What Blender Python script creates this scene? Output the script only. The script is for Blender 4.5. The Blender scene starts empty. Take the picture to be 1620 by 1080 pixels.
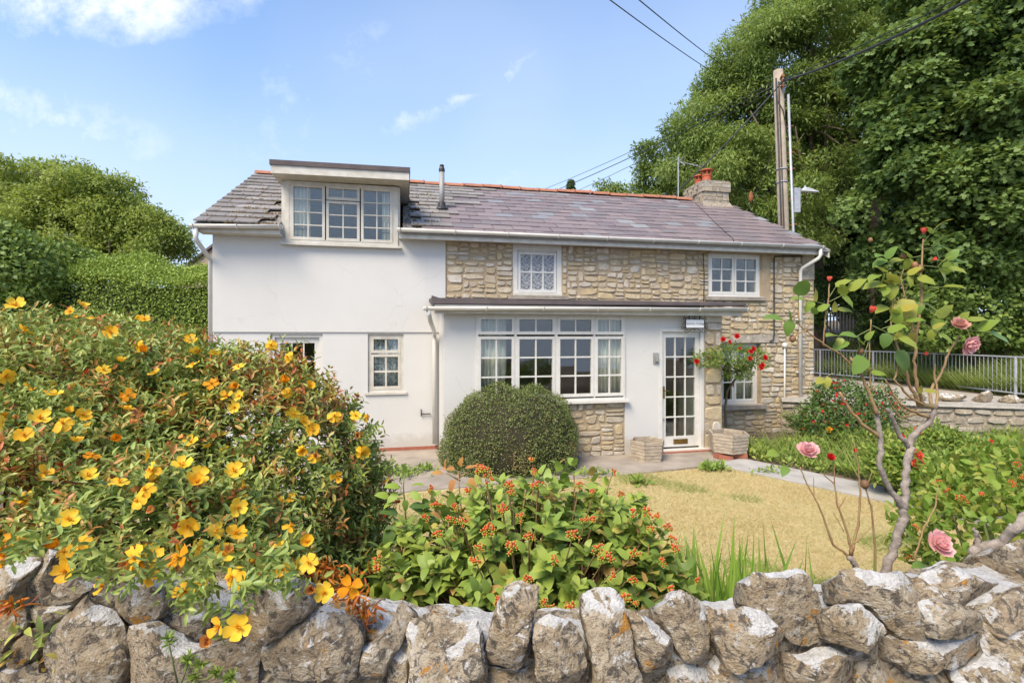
import bpy, math, random
import numpy as np
from mathutils import Vector, Matrix, noise as mnoise
R = math.radians
rng = np.random.default_rng(7)
random.seed(7)
SC = bpy.context.scene
COL = SC.collection
# ------------------------------------------------------------------ camera, sky, sun, exposure
CH, FPX, HZ = 1.95, 800.0, 530.0           # eye height (m), focal length and horizon row in photo pixels
cam = bpy.data.cameras.new('camera'); camo = bpy.data.objects.new('camera', cam); COL.objects.link(camo)
camo.location = (0, 0, CH); camo.rotation_euler = (R(90), 0, 0)
cam.sensor_width = 36; cam.lens = 36 * FPX / 1620; cam.shift_y = -(540 - HZ) / 1620
cam.clip_start = .05; cam.clip_end = 600
SC.camera = camo
SUN_EL, SUN_AZ = 50, 215                    # azimuth clockwise from +Y: behind the camera, to its left
W = bpy.data.worlds.new('World'); SC.world = W; W.use_nodes = True
nt = W.node_tree; nt.nodes.clear()
def N(t, ty, **kw):
    n = t.nodes.new(ty)
    for k, v in kw.items():
        if k in n.inputs: n.inputs[k].default_value = v
        else: setattr(n, k, v)
    return n
def ramp(t, src, stops, interp='LINEAR'):
    n = t.nodes.new('ShaderNodeValToRGB'); cr = n.color_ramp; cr.interpolation = interp
    while len(cr.elements) < len(stops): cr.elements.new(.5)
    for e, (p, c) in zip(cr.elements, stops):
        e.position = p; e.color = (c, c, c, 1) if isinstance(c, (int, float)) else (*c, 1)
    t.links.new(src, n.inputs[0]); return n.outputs[0]
def mixc(t, f, a, b, bt='MIX'):
    n = t.nodes.new('ShaderNodeMix'); n.data_type = 'RGBA'; n.blend_type = bt
    for s, v in ((n.inputs[0], f), (n.inputs[6], a), (n.inputs[7], b)):
        if hasattr(v, 'is_output'): t.links.new(v, s)
        elif isinstance(v, (int, float)): s.default_value = v if s.type == 'VALUE' else (v, v, v, 1)
        else: s.default_value = (*v, 1)
    return n.outputs[2]
def mth(t, op, a, b=0.0, c=None):
    n = t.nodes.new('ShaderNodeMath'); n.operation = op
    for s, v in zip(n.inputs, (a, b, c)):
        if v is None: continue
        if hasattr(v, 'is_output'): t.links.new(v, s)
        else: s.default_value = v
    return n.outputs[0]
sky = N(nt, 'ShaderNodeTexSky', sky_type='NISHITA', sun_disc=False, sun_elevation=R(SUN_EL), sun_rotation=R(SUN_AZ), air_density=1.0, dust_density=1.2, ozone_density=2.0)
tc = N(nt, 'ShaderNodeTexCoord')
mp = N(nt, 'ShaderNodeMapping'); mp.inputs['Rotation'].default_value = (0, R(-24), R(20)); mp.inputs['Scale'].default_value = (.9, 2.2, 3.4)
nt.links.new(tc.outputs['Generated'], mp.inputs[0])
n1 = N(nt, 'ShaderNodeTexNoise', Scale=1.7, Detail=9, Roughness=.56, Distortion=.5); nt.links.new(mp.outputs[0], n1.inputs['Vector'])
n2 = N(nt, 'ShaderNodeTexNoise', Scale=.9, Detail=4, Roughness=.5); nt.links.new(tc.outputs['Generated'], n2.inputs['Vector'])
veil = ramp(nt, n2.outputs[0], [(.36, .0), (.72, .30)])
wisp = ramp(nt, n1.outputs[0], [(.52, 0.0), (.62, .16), (.75, .6)])
cl = mth(nt, 'MAXIMUM', veil, wisp)
# the sky pales towards the horizon through thin high cloud
sep = N(nt, 'ShaderNodeSeparateXYZ'); nt.links.new(tc.outputs['Generated'], sep.inputs[0])
hz = ramp(nt, sep.outputs[2], [(.0, .95), (.22, .72), (.40, .28), (.62, .0)])
hs = N(nt, 'ShaderNodeHueSaturation', Saturation=1.40, Value=.92); nt.links.new(sky.outputs[0], hs.inputs['Color'])
skyc = mixc(nt, hz, hs.outputs[0], (2.45, 3.0, 4.0))
# three cirrus banks with a place of their own: direction -> slope coordinates about +Y
yy_ = mth(nt, 'MAXIMUM', sep.outputs[1], .02); cu = N(nt, 'ShaderNodeCombineXYZ'); nt.links.new(mth(nt, 'DIVIDE', sep.outputs[0], yy_), cu.inputs[0]); nt.links.new(mth(nt, 'DIVIDE', sep.outputs[2], yy_), cu.inputs[1])
nd_ = N(nt, 'ShaderNodeTexNoise', Scale=6.0, Detail=10, Roughness=.66); nt.links.new(cu.outputs[0], nd_.inputs['Vector'])
wv = N(nt, 'ShaderNodeVectorMath', operation='MULTIPLY_ADD'); wv.inputs[1].default_value = (.22, .13, 0); nt.links.new(nd_.outputs['Color'], wv.inputs[0]); nt.links.new(cu.outputs[0], wv.inputs[2])
for (cx_, cy_), (sx_, sy_), an_, gain in (((-.68, .75), (.42, .12), 3, 1.7), ((-.80, .50), (.34, .085), -14, .95), ((.05, .57), (.42, .036), 27.8, .8), ((-.30, .55), (.6, .20), 35, .45), ((.15, .38), (.7, .10), 10, .4)):
    m_ = N(nt, 'ShaderNodeMapping', vector_type='TEXTURE'); m_.inputs['Location'].default_value = (cx_ + .02, cy_, 0); m_.inputs['Rotation'].default_value = (0, 0, R(an_)); m_.inputs['Scale'].default_value = (sx_, sy_, 1); nt.links.new(wv.outputs[0], m_.inputs[0])
    g_ = N(nt, 'ShaderNodeTexGradient', gradient_type='SPHERICAL'); nt.links.new(m_.outputs[0], g_.inputs[0])
    cl = mth(nt, 'MAXIMUM', cl, mth(nt, 'MULTIPLY', mth(nt, 'MULTIPLY', g_.outputs[1], gain), ramp(nt, nd_.outputs[0], [(.36, .08), (.50, .45), (.66, 1.0)])))
skyc = mixc(nt, cl, skyc, (4.1, 4.25, 4.5))
bg = N(nt, 'ShaderNodeBackground', Strength=.135); nt.links.new(skyc, bg.inputs[0])
wo = N(nt, 'ShaderNodeOutputWorld'); nt.links.new(bg.outputs[0], wo.inputs[0])
sd = bpy.data.lights.new('sun', 'SUN'); sd.energy = 2.6; sd.angle = R(30); sd.color = (1, .88, .69)
so = bpy.data.objects.new('sun', sd); COL.objects.link(so)
sv = Vector((math.sin(R(SUN_AZ)) * math.cos(R(SUN_EL)), math.cos(R(SUN_AZ)) * math.cos(R(SUN_EL)), math.sin(R(SUN_EL))))
so.rotation_euler = sv.to_track_quat('Z', 'Y').to_euler(); so.location = (-8, -10, 16)
SC.view_settings.view_transform = 'Standard'; SC.view_settings.look = 'None'; SC.view_settings.gamma = 1; SC.view_settings.exposure = 1.16
SC.cycles.use_denoising = True; SC.cycles.max_bounces = 6; SC.cycles.transparent_max_bounces = 12
SC.cycles.diffuse_bounces = 3; SC.cycles.glossy_bounces = 2; SC.cycles.caustics_reflective = False; SC.cycles.caustics_refractive = False

# ------------------------------------------------------------------ pixel helpers
L = np.array([-4.67, 7.9]); _r = np.array([6.08, 10.2])
U = (_r - L) / np.linalg.norm(_r - L); VV = np.array([-U[1], U[0]]); HANG = math.atan2(U[1], U[0])
def P(px, py, Y): return np.array([(px - 810) / FPX * Y, Y, CH + (HZ - py) / FPX * Y])
def G(px, py, z=0.0): return P(px, py, (CH - z) * FPX / (py - HZ))
def Hp(px, py, s):                         # photo pixel -> house coordinates on the plane local y = s
    d = np.array([(px - 810) / FPX, 1.0]); k = (s + L @ VV) / (d @ VV)
    return float((k * d - L) @ U), CH + (HZ - py) / FPX * k
def hx(px, s): return Hp(px, 500, s)[0]
def house_to_world(t, s, z): p = L + U * t + VV * s; return np.array([p[0], p[1], z])
# ------------------------------------------------------------------ object helpers
def tag(o, label=None, cat=None, group=None, kind=None):
    if label: o['label'] = label
    if cat: o['category'] = cat
    if group: o['group'] = group
    if kind: o['kind'] = kind
    return o
def thing(name, label, cat, loc=(0, 0, 0), rz=0, group=None):
    o = bpy.data.objects.new(name, None); COL.objects.link(o); o.empty_display_size = .1
    o.location = loc; o.rotation_euler = (0, 0, rz)
    return tag(o, label, cat, group)
def link(name, me, parent=None, mat=None, kind=None):
    o = bpy.data.objects.new(name, me); COL.objects.link(o)
    if parent is not None: o.parent = parent
    if mat is not None and not me.materials: me.materials.append(mat)
    if kind: o['kind'] = kind
    return o
def mesh_np(name, V, F, tint=None, smooth=False):
    V = np.ascontiguousarray(V, dtype=np.float32).reshape(-1, 3); F = np.ascontiguousarray(F, dtype=np.int32)
    k = F.shape[1]; me = bpy.data.meshes.new(name)
    me.vertices.add(len(V)); me.vertices.foreach_set('co', V.ravel())
    me.loops.add(F.size); me.loops.foreach_set('vertex_index', F.ravel())
    me.polygons.add(len(F)); me.polygons.foreach_set('loop_start', np.arange(0, F.size, k, dtype=np.int32))
    if smooth: me.polygons.foreach_set('use_smooth', np.ones(len(F), dtype=bool))
    me.update(calc_edges=True)
    if tint is not None:
        a = me.attributes.new('tint', 'FLOAT', 'POINT'); a.data.foreach_set('value', np.ascontiguousarray(tint, dtype=np.float32))
    return me
class MB:
    def __init__(s, org=(0, 0, 0)): s.v = []; s.f = []; s.o = org
    def add(s, vs, fs):
        b = len(s.v); s.v += [tuple(map(float, p)) for p in vs]; s.f += [tuple(b + i for i in f) for f in fs]; return s
    def box(s, x0, x1, y0, y1, z0, z1):
        return s.add([(x0,y0,z0),(x1,y0,z0),(x1,y1,z0),(x0,y1,z0),(x0,y0,z1),(x1,y0,z1),(x1,y1,z1),(x0,y1,z1)],
                     [(0,3,2,1),(4,5,6,7),(0,1,5,4),(1,2,6,5),(2,3,7,6),(3,0,4,7)])
    def prism(s, poly, d):                  # polygon (3-D points) extruded along vector d
        n = len(poly); q = [tuple(np.array(p) + np.array(d)) for p in poly]
        return s.add(list(poly) + q, [tuple(range(n))[::-1], tuple(range(n, 2 * n))] + [(i, (i + 1) % n, n + (i + 1) % n, n + i) for i in range(n)])
    def tube(s, pts, rad, n=8, cap=True):
        pts = [Vector(p) for p in pts]; m = len(pts)
        if not hasattr(rad, '__len__'): rad = [rad] * m
        vs, fs = [], []; ref = None
        for i, p in enumerate(pts):
            d = (pts[min(i + 1, m - 1)] - pts[max(i - 1, 0)])
            d = d.normalized() if d.length > 1e-9 else Vector((0, 0, 1))
            if ref is None: ref = Vector((1, 0, 0)) if abs(d.x) < .8 else Vector((0, 1, 0))
            a = d.cross(ref).normalized(); b = d.cross(a).normalized(); ref = -d.cross(a).cross(d) if False else ref
            for k in range(n):
                w = 2 * math.pi * k / n; vs.append(tuple(p + (a * math.cos(w) + b * math.sin(w)) * rad[i]))
        for i in range(m - 1):
            for k in range(n): fs.append((i*n+k, i*n+(k+1) % n, (i+1)*n+(k+1) % n, (i+1)*n+k))
        if cap: fs += [tuple(range(n))[::-1], tuple(range((m-1)*n, m*n))]
        return s.add(vs, fs)
    def lathe(s, prof, c=(0, 0, 0), n=16):   # (r, z) profile round the z axis
        vs = [(c[0]+r*math.cos(2*math.pi*k/n), c[1]+r*math.sin(2*math.pi*k/n), c[2]+z) for r, z in prof for k in range(n)]
        fs = [(i*n+k, i*n+(k+1) % n, (i+1)*n+(k+1) % n, (i+1)*n+k) for i in range(len(prof)-1) for k in range(n)]
        return s.add(vs, fs + [tuple(range(n))[::-1], tuple(range((len(prof)-1)*n, len(prof)*n))])
    def mesh(s, name, smooth=False):
        me = bpy.data.meshes.new(name); o = s.o
        me.from_pydata([(a-o[0], b-o[1], c-o[2]) for a, b, c in s.v], [], s.f)
        if smooth: me.polygons.foreach_set('use_smooth', [True] * len(me.polygons))
        me.update(); return me
    def build(s, name, mat, parent=None, smooth=False, kind=None): return link(name, s.mesh(name, smooth), parent, mat, kind)
# ------------------------------------------------------------------ materials
def newmat(name):
    m = bpy.data.materials.new(name); m.use_nodes = True; t = m.node_tree; t.nodes.clear()
    o = t.nodes.new('ShaderNodeOutputMaterial'); p = t.nodes.new('ShaderNodeBsdfPrincipled'); t.links.new(p.outputs[0], o.inputs[0])
    return m, t, p, o
def setin(t, p, key, v):
    if hasattr(v, 'is_output'): t.links.new(v, p.inputs[key])
    else: p.inputs[key].default_value = (*v, 1) if isinstance(v, tuple) else v
def objco(t, scale=1.0, vary=True):
    c = t.nodes.new('ShaderNodeTexCoord'); out = c.outputs['Object']
    if vary:
        oi = t.nodes.new('ShaderNodeObjectInfo'); a = t.nodes.new('ShaderNodeVectorMath'); a.operation = 'MULTIPLY_ADD'
        a.inputs[1].default_value = (1, 1, 1); t.links.new(out, a.inputs[0])
        c2 = t.nodes.new('ShaderNodeCombineXYZ')
        for i, k in enumerate((37., 51., 23.)): t.links.new(mth(t, 'MULTIPLY', oi.outputs['Random'], k), c2.inputs[i])
        t.links.new(c2.outputs[0], a.inputs[2]); out = a.outputs[0]
    return out
def noi(t, co, scale, detail=4, rough=.55, dist=0.0):
    n = N(t, 'ShaderNodeTexNoise', Scale=scale, Detail=detail, Roughness=rough, Distortion=dist); t.links.new(co, n.inputs['Vector']); return n.outputs[0]
def bump(t, p, h, strength=.4, dist=.02):
    b = N(t, 'ShaderNodeBump', Strength=strength, Distance=dist); t.links.new(h, b.inputs['Height']); t.links.new(b.outputs[0], p.inputs['Normal'])
def piece_rand(t):                           # one value per loose piece and per object
    oi = t.nodes.new('ShaderNodeObjectInfo'); g = t.nodes.new('ShaderNodeNewGeometry')
    return mth(t, 'FRACT', mth(t, 'ADD', oi.outputs['Random'], g.outputs['Random Per Island']))
def plain(name, c, c2=None, rough=.6, scale=6, bs=0.0, metal=0.0, spec=.5, vary=True, lo=.35, hi=.7, bscale=None):
    m, t, p, o = newmat(name); co = objco(t, vary=vary); f = noi(t, co, scale, 6)
    setin(t, p, 'Base Color', ramp(t, f, [(lo, c), (hi, c2 or tuple(x * .8 for x in c))])); p.inputs['Roughness'].default_value = rough
    p.inputs['Metallic'].default_value = metal; p.inputs['Specular IOR Level'].default_value = spec
    if bs: bump(t, p, noi(t, co, bscale or scale * 6, 5), bs)
    return m
def leafmat(name, stops, trans=.3, rough=.5, spec=.35):
    m, t, p, o = newmat(name); a = t.nodes.new('ShaderNodeAttribute'); a.attribute_name = 'tint'
    n = len(stops); c = ramp(t, a.outputs['Fac'], [(i / max(1, n - 1), s) for i, s in enumerate(stops)])
    setin(t, p, 'Base Color', c); p.inputs['Roughness'].default_value = rough; p.inputs['Specular IOR Level'].default_value = spec
    tr = t.nodes.new('ShaderNodeBsdfTranslucent'); t.links.new(mixc(t, .35, c, (.35, .42, .05), 'MIX') if trans else c, tr.inputs[0])
    mx = t.nodes.new('ShaderNodeMixShader'); mx.inputs[0].default_value = trans
    t.links.new(p.outputs[0], mx.inputs[1]); t.links.new(tr.outputs[0], mx.inputs[2]); t.links.new(mx.outputs[0], o.inputs[0])
    return m
M = {}
M['paint'] = plain('white_paint', (.64, .625, .585), (.57, .55, .505), .45, 9, .05)
M['oldpaint'] = plain('weathered_white_paint', (.575, .55, .49), (.45, .415, .345), .5, 7, .08)
M['pvc'] = plain('white_plastic', (.60, .59, .56), (.53, .51, .46), .35, 5)
def render_mat():
    m, t, p, o = newmat('white_render'); co = objco(t, vary=False)
    a = ramp(t, noi(t, co, .8, 8, .6), [(.3, (.59, .58, .555)), (.75, (.54, .53, .505))])
    mp = N(t, 'ShaderNodeMapping'); mp.inputs['Scale'].default_value = (9, 9, .35); t.links.new(co, mp.inputs[0])
    s = ramp(t, noi(t, mp.outputs[0], 1.0, 5, .6), [(.60, 0.0), (.85, .22)])
    k = N(t, 'ShaderNodeTexVoronoi', Scale=.75, feature='DISTANCE_TO_EDGE'); wv = N(t, 'ShaderNodeVectorMath', operation='MULTIPLY_ADD'); nn_ = N(t, 'ShaderNodeTexNoise', Scale=3.0, Detail=6); t.links.new(co, nn_.inputs['Vector'])
    wv.inputs[1].default_value = (.5, .5, .5); t.links.new(nn_.outputs['Color'], wv.inputs[0]); t.links.new(co, wv.inputs[2]); t.links.new(wv.outputs[0], k.inputs['Vector'])
    crack = mth(t, 'MULTIPLY', ramp(t, k.outputs[0], [(.0, 1.0), (.006, 0.0)]), ramp(t, noi(t, co, 1.3, 2), [(.5, 0.0), (.6, .30)]))
    sp = N(t, 'ShaderNodeSeparateXYZ'); t.links.new(co, sp.inputs[0])
    splash = mth(t, 'MULTIPLY', ramp(t, mth(t, 'ADD', sp.outputs[2], mth(t, 'MULTIPLY', noi(t, co, 9, 5), -.35)), [(-.1, .7), (.14, 0.0)]), .6)
    setin(t, p, 'Base Color', mixc(t, splash, mixc(t, crack, mixc(t, s, a, (.42, .40, .37)), (.30, .28, .26)), (.33, .29, .24))); p.inputs['Roughness'].default_value = .85
    bump(t, p, mth(t, 'ADD', noi(t, co, 160, 3), mth(t, 'MULTIPLY', noi(t, co, 3.5, 4), 2.5)), .18, .01); return m
M['render'] = render_mat()
def stone_mat(name, stops, mottle=(.30, .245, .17), bs=1.0):
    m, t, p, o = newmat(name); co = objco(t); r = piece_rand(t)
    base = ramp(t, r, stops); n = noi(t, co, 7, 8, .62)
    c = mixc(t, ramp(t, n, [(.42, 0.0), (.72, .75)]), base, mottle)
    c = mixc(t, ramp(t, noi(t, co, 16, 5, .6), [(.56, 0.0), (.7, .55)]), c, (.62, .60, .55))
    setin(t, p, 'Base Color', c); p.inputs['Roughness'].default_value = .9; bump(t, p, noi(t, co, 34, 8, .65), bs, .015); return m
M['stone'] = stone_mat('rubble_limestone', [(0, (.47, .365, .21)), (.16, (.54, .425, .25)), (.32, (.46, .41, .34)), (.48, (.58, .50, .36)), (.62, (.41, .34, .25)), (.76, (.57, .445, .235)), (.88, (.54, .49, .42)), (1, (.62, .56, .47))])
M['mortar'] = plain('lime_mortar', (.43, .335, .22), (.33, .255, .165), .95, 5, .8, bscale=60, vary=False)
M['stone2'] = stone_mat('garden_limestone', [(0, (.34, .29, .22)), (.3, (.42, .35, .25)), (.6, (.30, .26, .21)), (1, (.44, .39, .32))], (.15, .13, .105))
def lichen_mat():
    m, t, p, o = newmat('lichened_limestone'); co = objco(t); r = piece_rand(t)
    b = ramp(t, noi(t, co, 15, 9, .68, .5), [(.28, (.17, .125, .085)), (.42, (.33, .26, .175)), (.52, (.45, .375, .27)), (.64, (.53, .46, .35)), (.78, (.60, .54, .45))])
    b = mixc(t, mth(t, 'MULTIPLY', r, .30), b, (.36, .27, .18))
    b = mixc(t, ramp(t, noi(t, co, 9, 6, .6), [(.48, 0.0), (.66, .55)]), b, (.36, .26, .14))
    b = mixc(t, ramp(t, noi(t, co, 30, 8, .74, .9), [(.505, 0.0), (.575, .85)]), b, (.075, .066, .058))
    b = mixc(t, ramp(t, noi(t, co, 90, 5, .7), [(.58, 0.0), (.66, .7)]), b, (.10, .085, .07))
    b = mixc(t, ramp(t, noi(t, co, 48, 5, .62), [(.585, 0.0), (.63, .8)]), b, (.56, .53, .47))
    b = mixc(t, ramp(t, noi(t, co, 13, 5, .62, .3), [(.635, 0.0), (.67, .9)]), b, mixc(t, noi(t, co, 70, 4), (.58, .30, .05), (.42, .17, .03)))
    g = t.nodes.new('ShaderNodeNewGeometry'); s = N(t, 'ShaderNodeSeparateXYZ'); t.links.new(g.outputs['Normal'], s.inputs[0])
    top = ramp(t, s.outputs[2], [(.10, 0.0), (.8, .20)])          # pale crust grows mostly on the tops
    w = ramp(t, mth(t, 'ADD', mth(t, 'ADD', noi(t, co, 7.5, 6, .6, .6), top), mth(t, 'MULTIPLY', noi(t, co, 60, 4), .10)), [(.715, 0.0), (.735, 1.0)])
    b = mixc(t, w, b, mixc(t, ramp(t, noi(t, co, 50, 6, .7), [(.4, 0.0), (.7, 1.0)]), (.66, .65, .63), (.45, .43, .40)))
    setin(t, p, 'Base Color', b); p.inputs['Roughness'].default_value = .95; p.inputs['Specular IOR Level'].default_value = .2
    bump(t, p, mth(t, 'ADD', noi(t, co, 40, 9, .72), mth(t, 'MULTIPLY', noi(t, co, 150, 5), .5)), 1.0, .02); return m
M['lichen'] = lichen_mat()
M['rubble'] = plain('rough_mortar', (.40, .34, .27), (.17, .14, .11), .95, 22, 1.0, bscale=70, vary=False)
def slate_mat(name, stops, mott, bs=.35):
    m, t, p, o = newmat(name); co = objco(t); r = piece_rand(t)
    c = mixc(t, ramp(t, noi(t, co, 9, 7, .65), [(.45, 0.0), (.75, .7)]), ramp(t, r, stops, 'CONSTANT' if len(stops) > 4 else 'LINEAR'), mott)
    setin(t, p, 'Base Color', c); p.inputs['Roughness'].default_value = .55; bump(t, p, noi(t, co, 25, 5), bs, .01); return m
M['slate'] = slate_mat('mauve_slate', [(0, (.185, .148, .152)), (.16, (.205, .16, .163)), (.34, (.155, .125, .13)), (.5, (.19, .15, .15)), (.66, (.22, .175, .172)), (.8, (.165, .143, .148)), (.89, (.205, .21, .225)), (.96, (.25, .255, .26))], (.20, .172, .17))
M['oldslate'] = slate_mat('weathered_slate', [(0, (.17, .155, .14)), (.5, (.235, .215, .195)), (1, (.29, .27, .25))], (.16, .14, .12), .8)
M['felt'] = plain('roofing_felt', (.085, .07, .072), (.13, .105, .105), .9, 4, .4, bscale=200)
M['terra'] = plain('terracotta', (.40, .165, .09), (.29, .125, .08), .8, 8, .3)
M['pot'] = plain('chimney_pot_clay', (.46, .10, .04), (.34, .08, .04), .7, 8, .2)
M['lead'] = plain('grey_flue_metal', (.30, .30, .29), (.22, .22, .21), .5, 6)
M['black'] = plain('black_iron', (.018, .018, .02), (.03, .03, .03), .5, 8)
M['cable'] = plain('cable_rubber', (.02, .02, .022), (.03, .03, .03), .6, 8)
M['galv'] = plain('galvanised_steel', (.40, .42, .45), (.30, .32, .35), .5, 12, metal=.25)
M['darkfence'] = plain('dark_painted_steel', (.10, .11, .11), (.06, .07, .07), .6, 8)
M['brass'] = plain('aged_brass', (.42, .28, .09), (.26, .17, .06), .35, 20, metal=.9)
M['wood'] = plain('grey_weathered_timber', (.44, .37, .28), (.27, .22, .17), .85, 14, .4)
M['polewood'] = plain('pole_timber', (.36, .30, .23), (.24, .20, .16), .9, 5, .4)
M['brick'] = plain('red_brick', (.38, .13, .08), (.27, .10, .065), .9, 16, .4)
M['concrete'] = plain('path_concrete', (.42, .40, .37), (.30, .285, .26), .9, 3.5, .4, bscale=70, vary=False)
M['patio'] = plain('old_concrete', (.35, .30, .25), (.22, .19, .155), .95, 2.6, .5, bscale=60, vary=False)
M['sill'] = plain('sill_stone', (.33, .29, .24), (.22, .19, .16), .9, 9, .5)
M['room'] = plain('room_plaster', (.36, .33, .30), (.30, .27, .25), .9, 2, vary=False)
M['curtain'] = plain('cream_curtain', (.72, .69, .58), (.64, .61, .50), .9, 5)
M['lace'] = plain('lace_curtain', (.75, .77, .77), (.36, .40, .42), .9, 26, lo=.45, hi=.55)
M['signwhite'] = plain('sign_enamel', (.82, .82, .82), (.78, .78, .78), .4, 8)
M['ink'] = plain('sign_lettering', (.12, .12, .14), (.16, .16, .18), .6, 8)
def soil_mat(name, a, b, c, sc=1.2):
    m, t, p, o = newmat(name); co = objco(t, vary=False)
    k = ramp(t, noi(t, co, sc, 9, .65), [(.3, a), (.5, b), (.7, c)])
    k = mixc(t, ramp(t, noi(t, co, 40, 5, .7), [(.5, 0.0), (.7, .5)]), k, tuple(x * .55 for x in b))
    setin(t, p, 'Base Color', k); p.inputs['Roughness'].default_value = .95; bump(t, p, noi(t, co, 60, 7, .7), .7, .03); return m
M['soil'] = soil_mat('garden_soil', (.11, .08, .05), (.16, .12, .08), (.20, .17, .10))
M['lawn'] = soil_mat('dry_lawn', (.44, .345, .16), (.52, .42, .21), (.40, .36, .15), .9)
M['lane'] = soil_mat('lane_asphalt', (.10, .10, .10), (.13, .13, .125), (.16, .155, .15))
M['bark'] = plain('bark', (.16, .12, .085), (.075, .058, .042), .95, 9, .9)
M['rosebark'] = plain('rose_bark', (.33, .28, .24), (.17, .14, .115), .85, 45, .35, bscale=150)
M['cane'] = plain('rose_cane', (.34, .24, .10), (.25, .13, .07), .7, 18, .2)
M['twig'] = plain('red_brown_twig', (.20, .075, .04), (.12, .05, .03), .8, 18)
M['greenstem'] = plain('green_stem', (.16, .20, .06), (.12, .13, .05), .7, 18)
def glass_mat(name, tint=(.92, .95, .94), rough=0.0, frost=False):
    m, t, p, o = newmat(name); t.nodes.remove(p)
    tr = N(t, 'ShaderNodeBsdfTransparent'); tr.inputs[0].default_value = (*tint, 1)
    gl = N(t, 'ShaderNodeBsdfGlossy', Roughness=rough); gl.inputs[0].default_value = (1, 1, 1, 1)
    lw = N(t, 'ShaderNodeLayerWeight', Blend=.5); fr = mth(t, 'MULTIPLY_ADD', mth(t, 'POWER', lw.outputs['Facing'], 5.0), .9, .075); mx = N(t, 'ShaderNodeMixShader')
    if frost:
        co = objco(t, vary=False); v = N(t, 'ShaderNodeTexVoronoi', Scale=26.0, feature='SMOOTH_F1'); t.links.new(co, v.inputs['Vector'])
        b = N(t, 'ShaderNodeBump', Strength=.9, Distance=.02); t.links.new(v.outputs[0], b.inputs['Height'])
        d = N(t, 'ShaderNodeBsdfPrincipled', Roughness=.15); t.links.new(b.outputs[0], d.inputs['Normal'])
        t.links.new(ramp(t, v.outputs[0], [(.1, (.10, .11, .12)), (.6, (.36, .37, .38))]), d.inputs['Base Color']); t.links.new(d.outputs[0], o.inputs[0]); return m
    else:
        t.links.new(fr, mx.inputs[0]); t.links.new(tr.outputs[0], mx.inputs[1])
    t.links.new(gl.outputs[0], mx.inputs[2]); t.links.new(mx.outputs[0], o.inputs[0]); return m
M['glass'] = glass_mat('window_glass'); M['frost'] = glass_mat('frosted_glass', frost=True)
# ================================================================== ground
def ss(a, b, x): k = np.clip((x - a) / (b - a), 0, 1); return k * k * (3 - 2 * k)
WA, WD = np.array([7.82, 9.29]), np.array([.966, -.258])       # line of the low garden wall on the right
def gz(x, y):
    x = np.asarray(x, float); y = np.asarray(y, float)
    z = .45 * ss(1.3, 1.5, y) * ss(3.4, 2.3, y)
    side = (y - WA[1]) * WD[0] - (x - WA[0]) * WD[1]            # > 0 beyond the wall
    lane = ss(.05, .4, side) * ss(6.2, 6.9, x)
    z = z + .34 * lane
    z = z + lane * (ss(12.9, 16.5, x + .12 * (y - 13)) * 1.5 + np.clip(x - 16.5, 0, 12) * .12)
    return z
gx = np.concatenate([np.arange(-70, -12, 4.), np.arange(-12, 20, .22), np.arange(20, 71, 4.)])
gy = np.concatenate([np.arange(-12, 0, 2.), np.arange(0, 24, .2), np.arange(24, 90, 4.)])
X, Y = np.meshgrid(gx, gy); Z = gz(X, Y); nx, ny = len(gx), len(gy)
ii = np.arange(nx * ny).reshape(ny, nx)
F = np.stack([ii[:-1, :-1], ii[:-1, 1:], ii[1:, 1:], ii[1:, :-1]], -1).reshape(-1, 4)
link('ground', mesh_np('ground', np.stack([X, Y, Z], -1), F, smooth=True), None, M['soil'], 'structure')
def sheet(name, poly, z, th, mat): return MB().prism([(x, y, z - th) for x, y in poly], (0, 0, th)).build(name, mat, kind='structure')
sheet('lawn', [(-4.4, 3.45), (5.75, 3.45), (4.47, 5.67), (3.05, 7.48), (1.6, 7.0), (-.2, 6.55), (-2.0, 6.05), (-4.4, 5.5)], .010, .05, M['lawn'])
sheet('path', [(3.02, 7.56), (4.50, 5.68), (6.15, 3.2), (6.95, 3.2), (5.06, 6.02), (3.60, 7.95)], .022, .08, M['concrete'])
hw = lambda t, s: tuple(house_to_world(t, s, 0)[:2])
sheet('patio', [(-4.4, 5.53), (-2.0, 6.08), (-.2, 6.58), (1.6, 7.03), (3.0, 7.56), (3.66, 8.0), hw(9.0, -.75), hw(9.0, .1), hw(-.2, .1)], .014, .07, M['patio'])
a, b = WA + WD * -1.2 + np.array([.1, .5]), WA + WD * 7 + np.array([.1, .5])
sheet('lane', [tuple(a), tuple(b), (13.05, 10.5), (12.75, 13.2), (12.2, 17.5), (11.4, 21), (7.6, 21)], .352, .04, plain('lane_paving', (.40, .36, .31), (.31, .28, .24), .95, 2, .4, bscale=60, vary=False))
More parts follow.
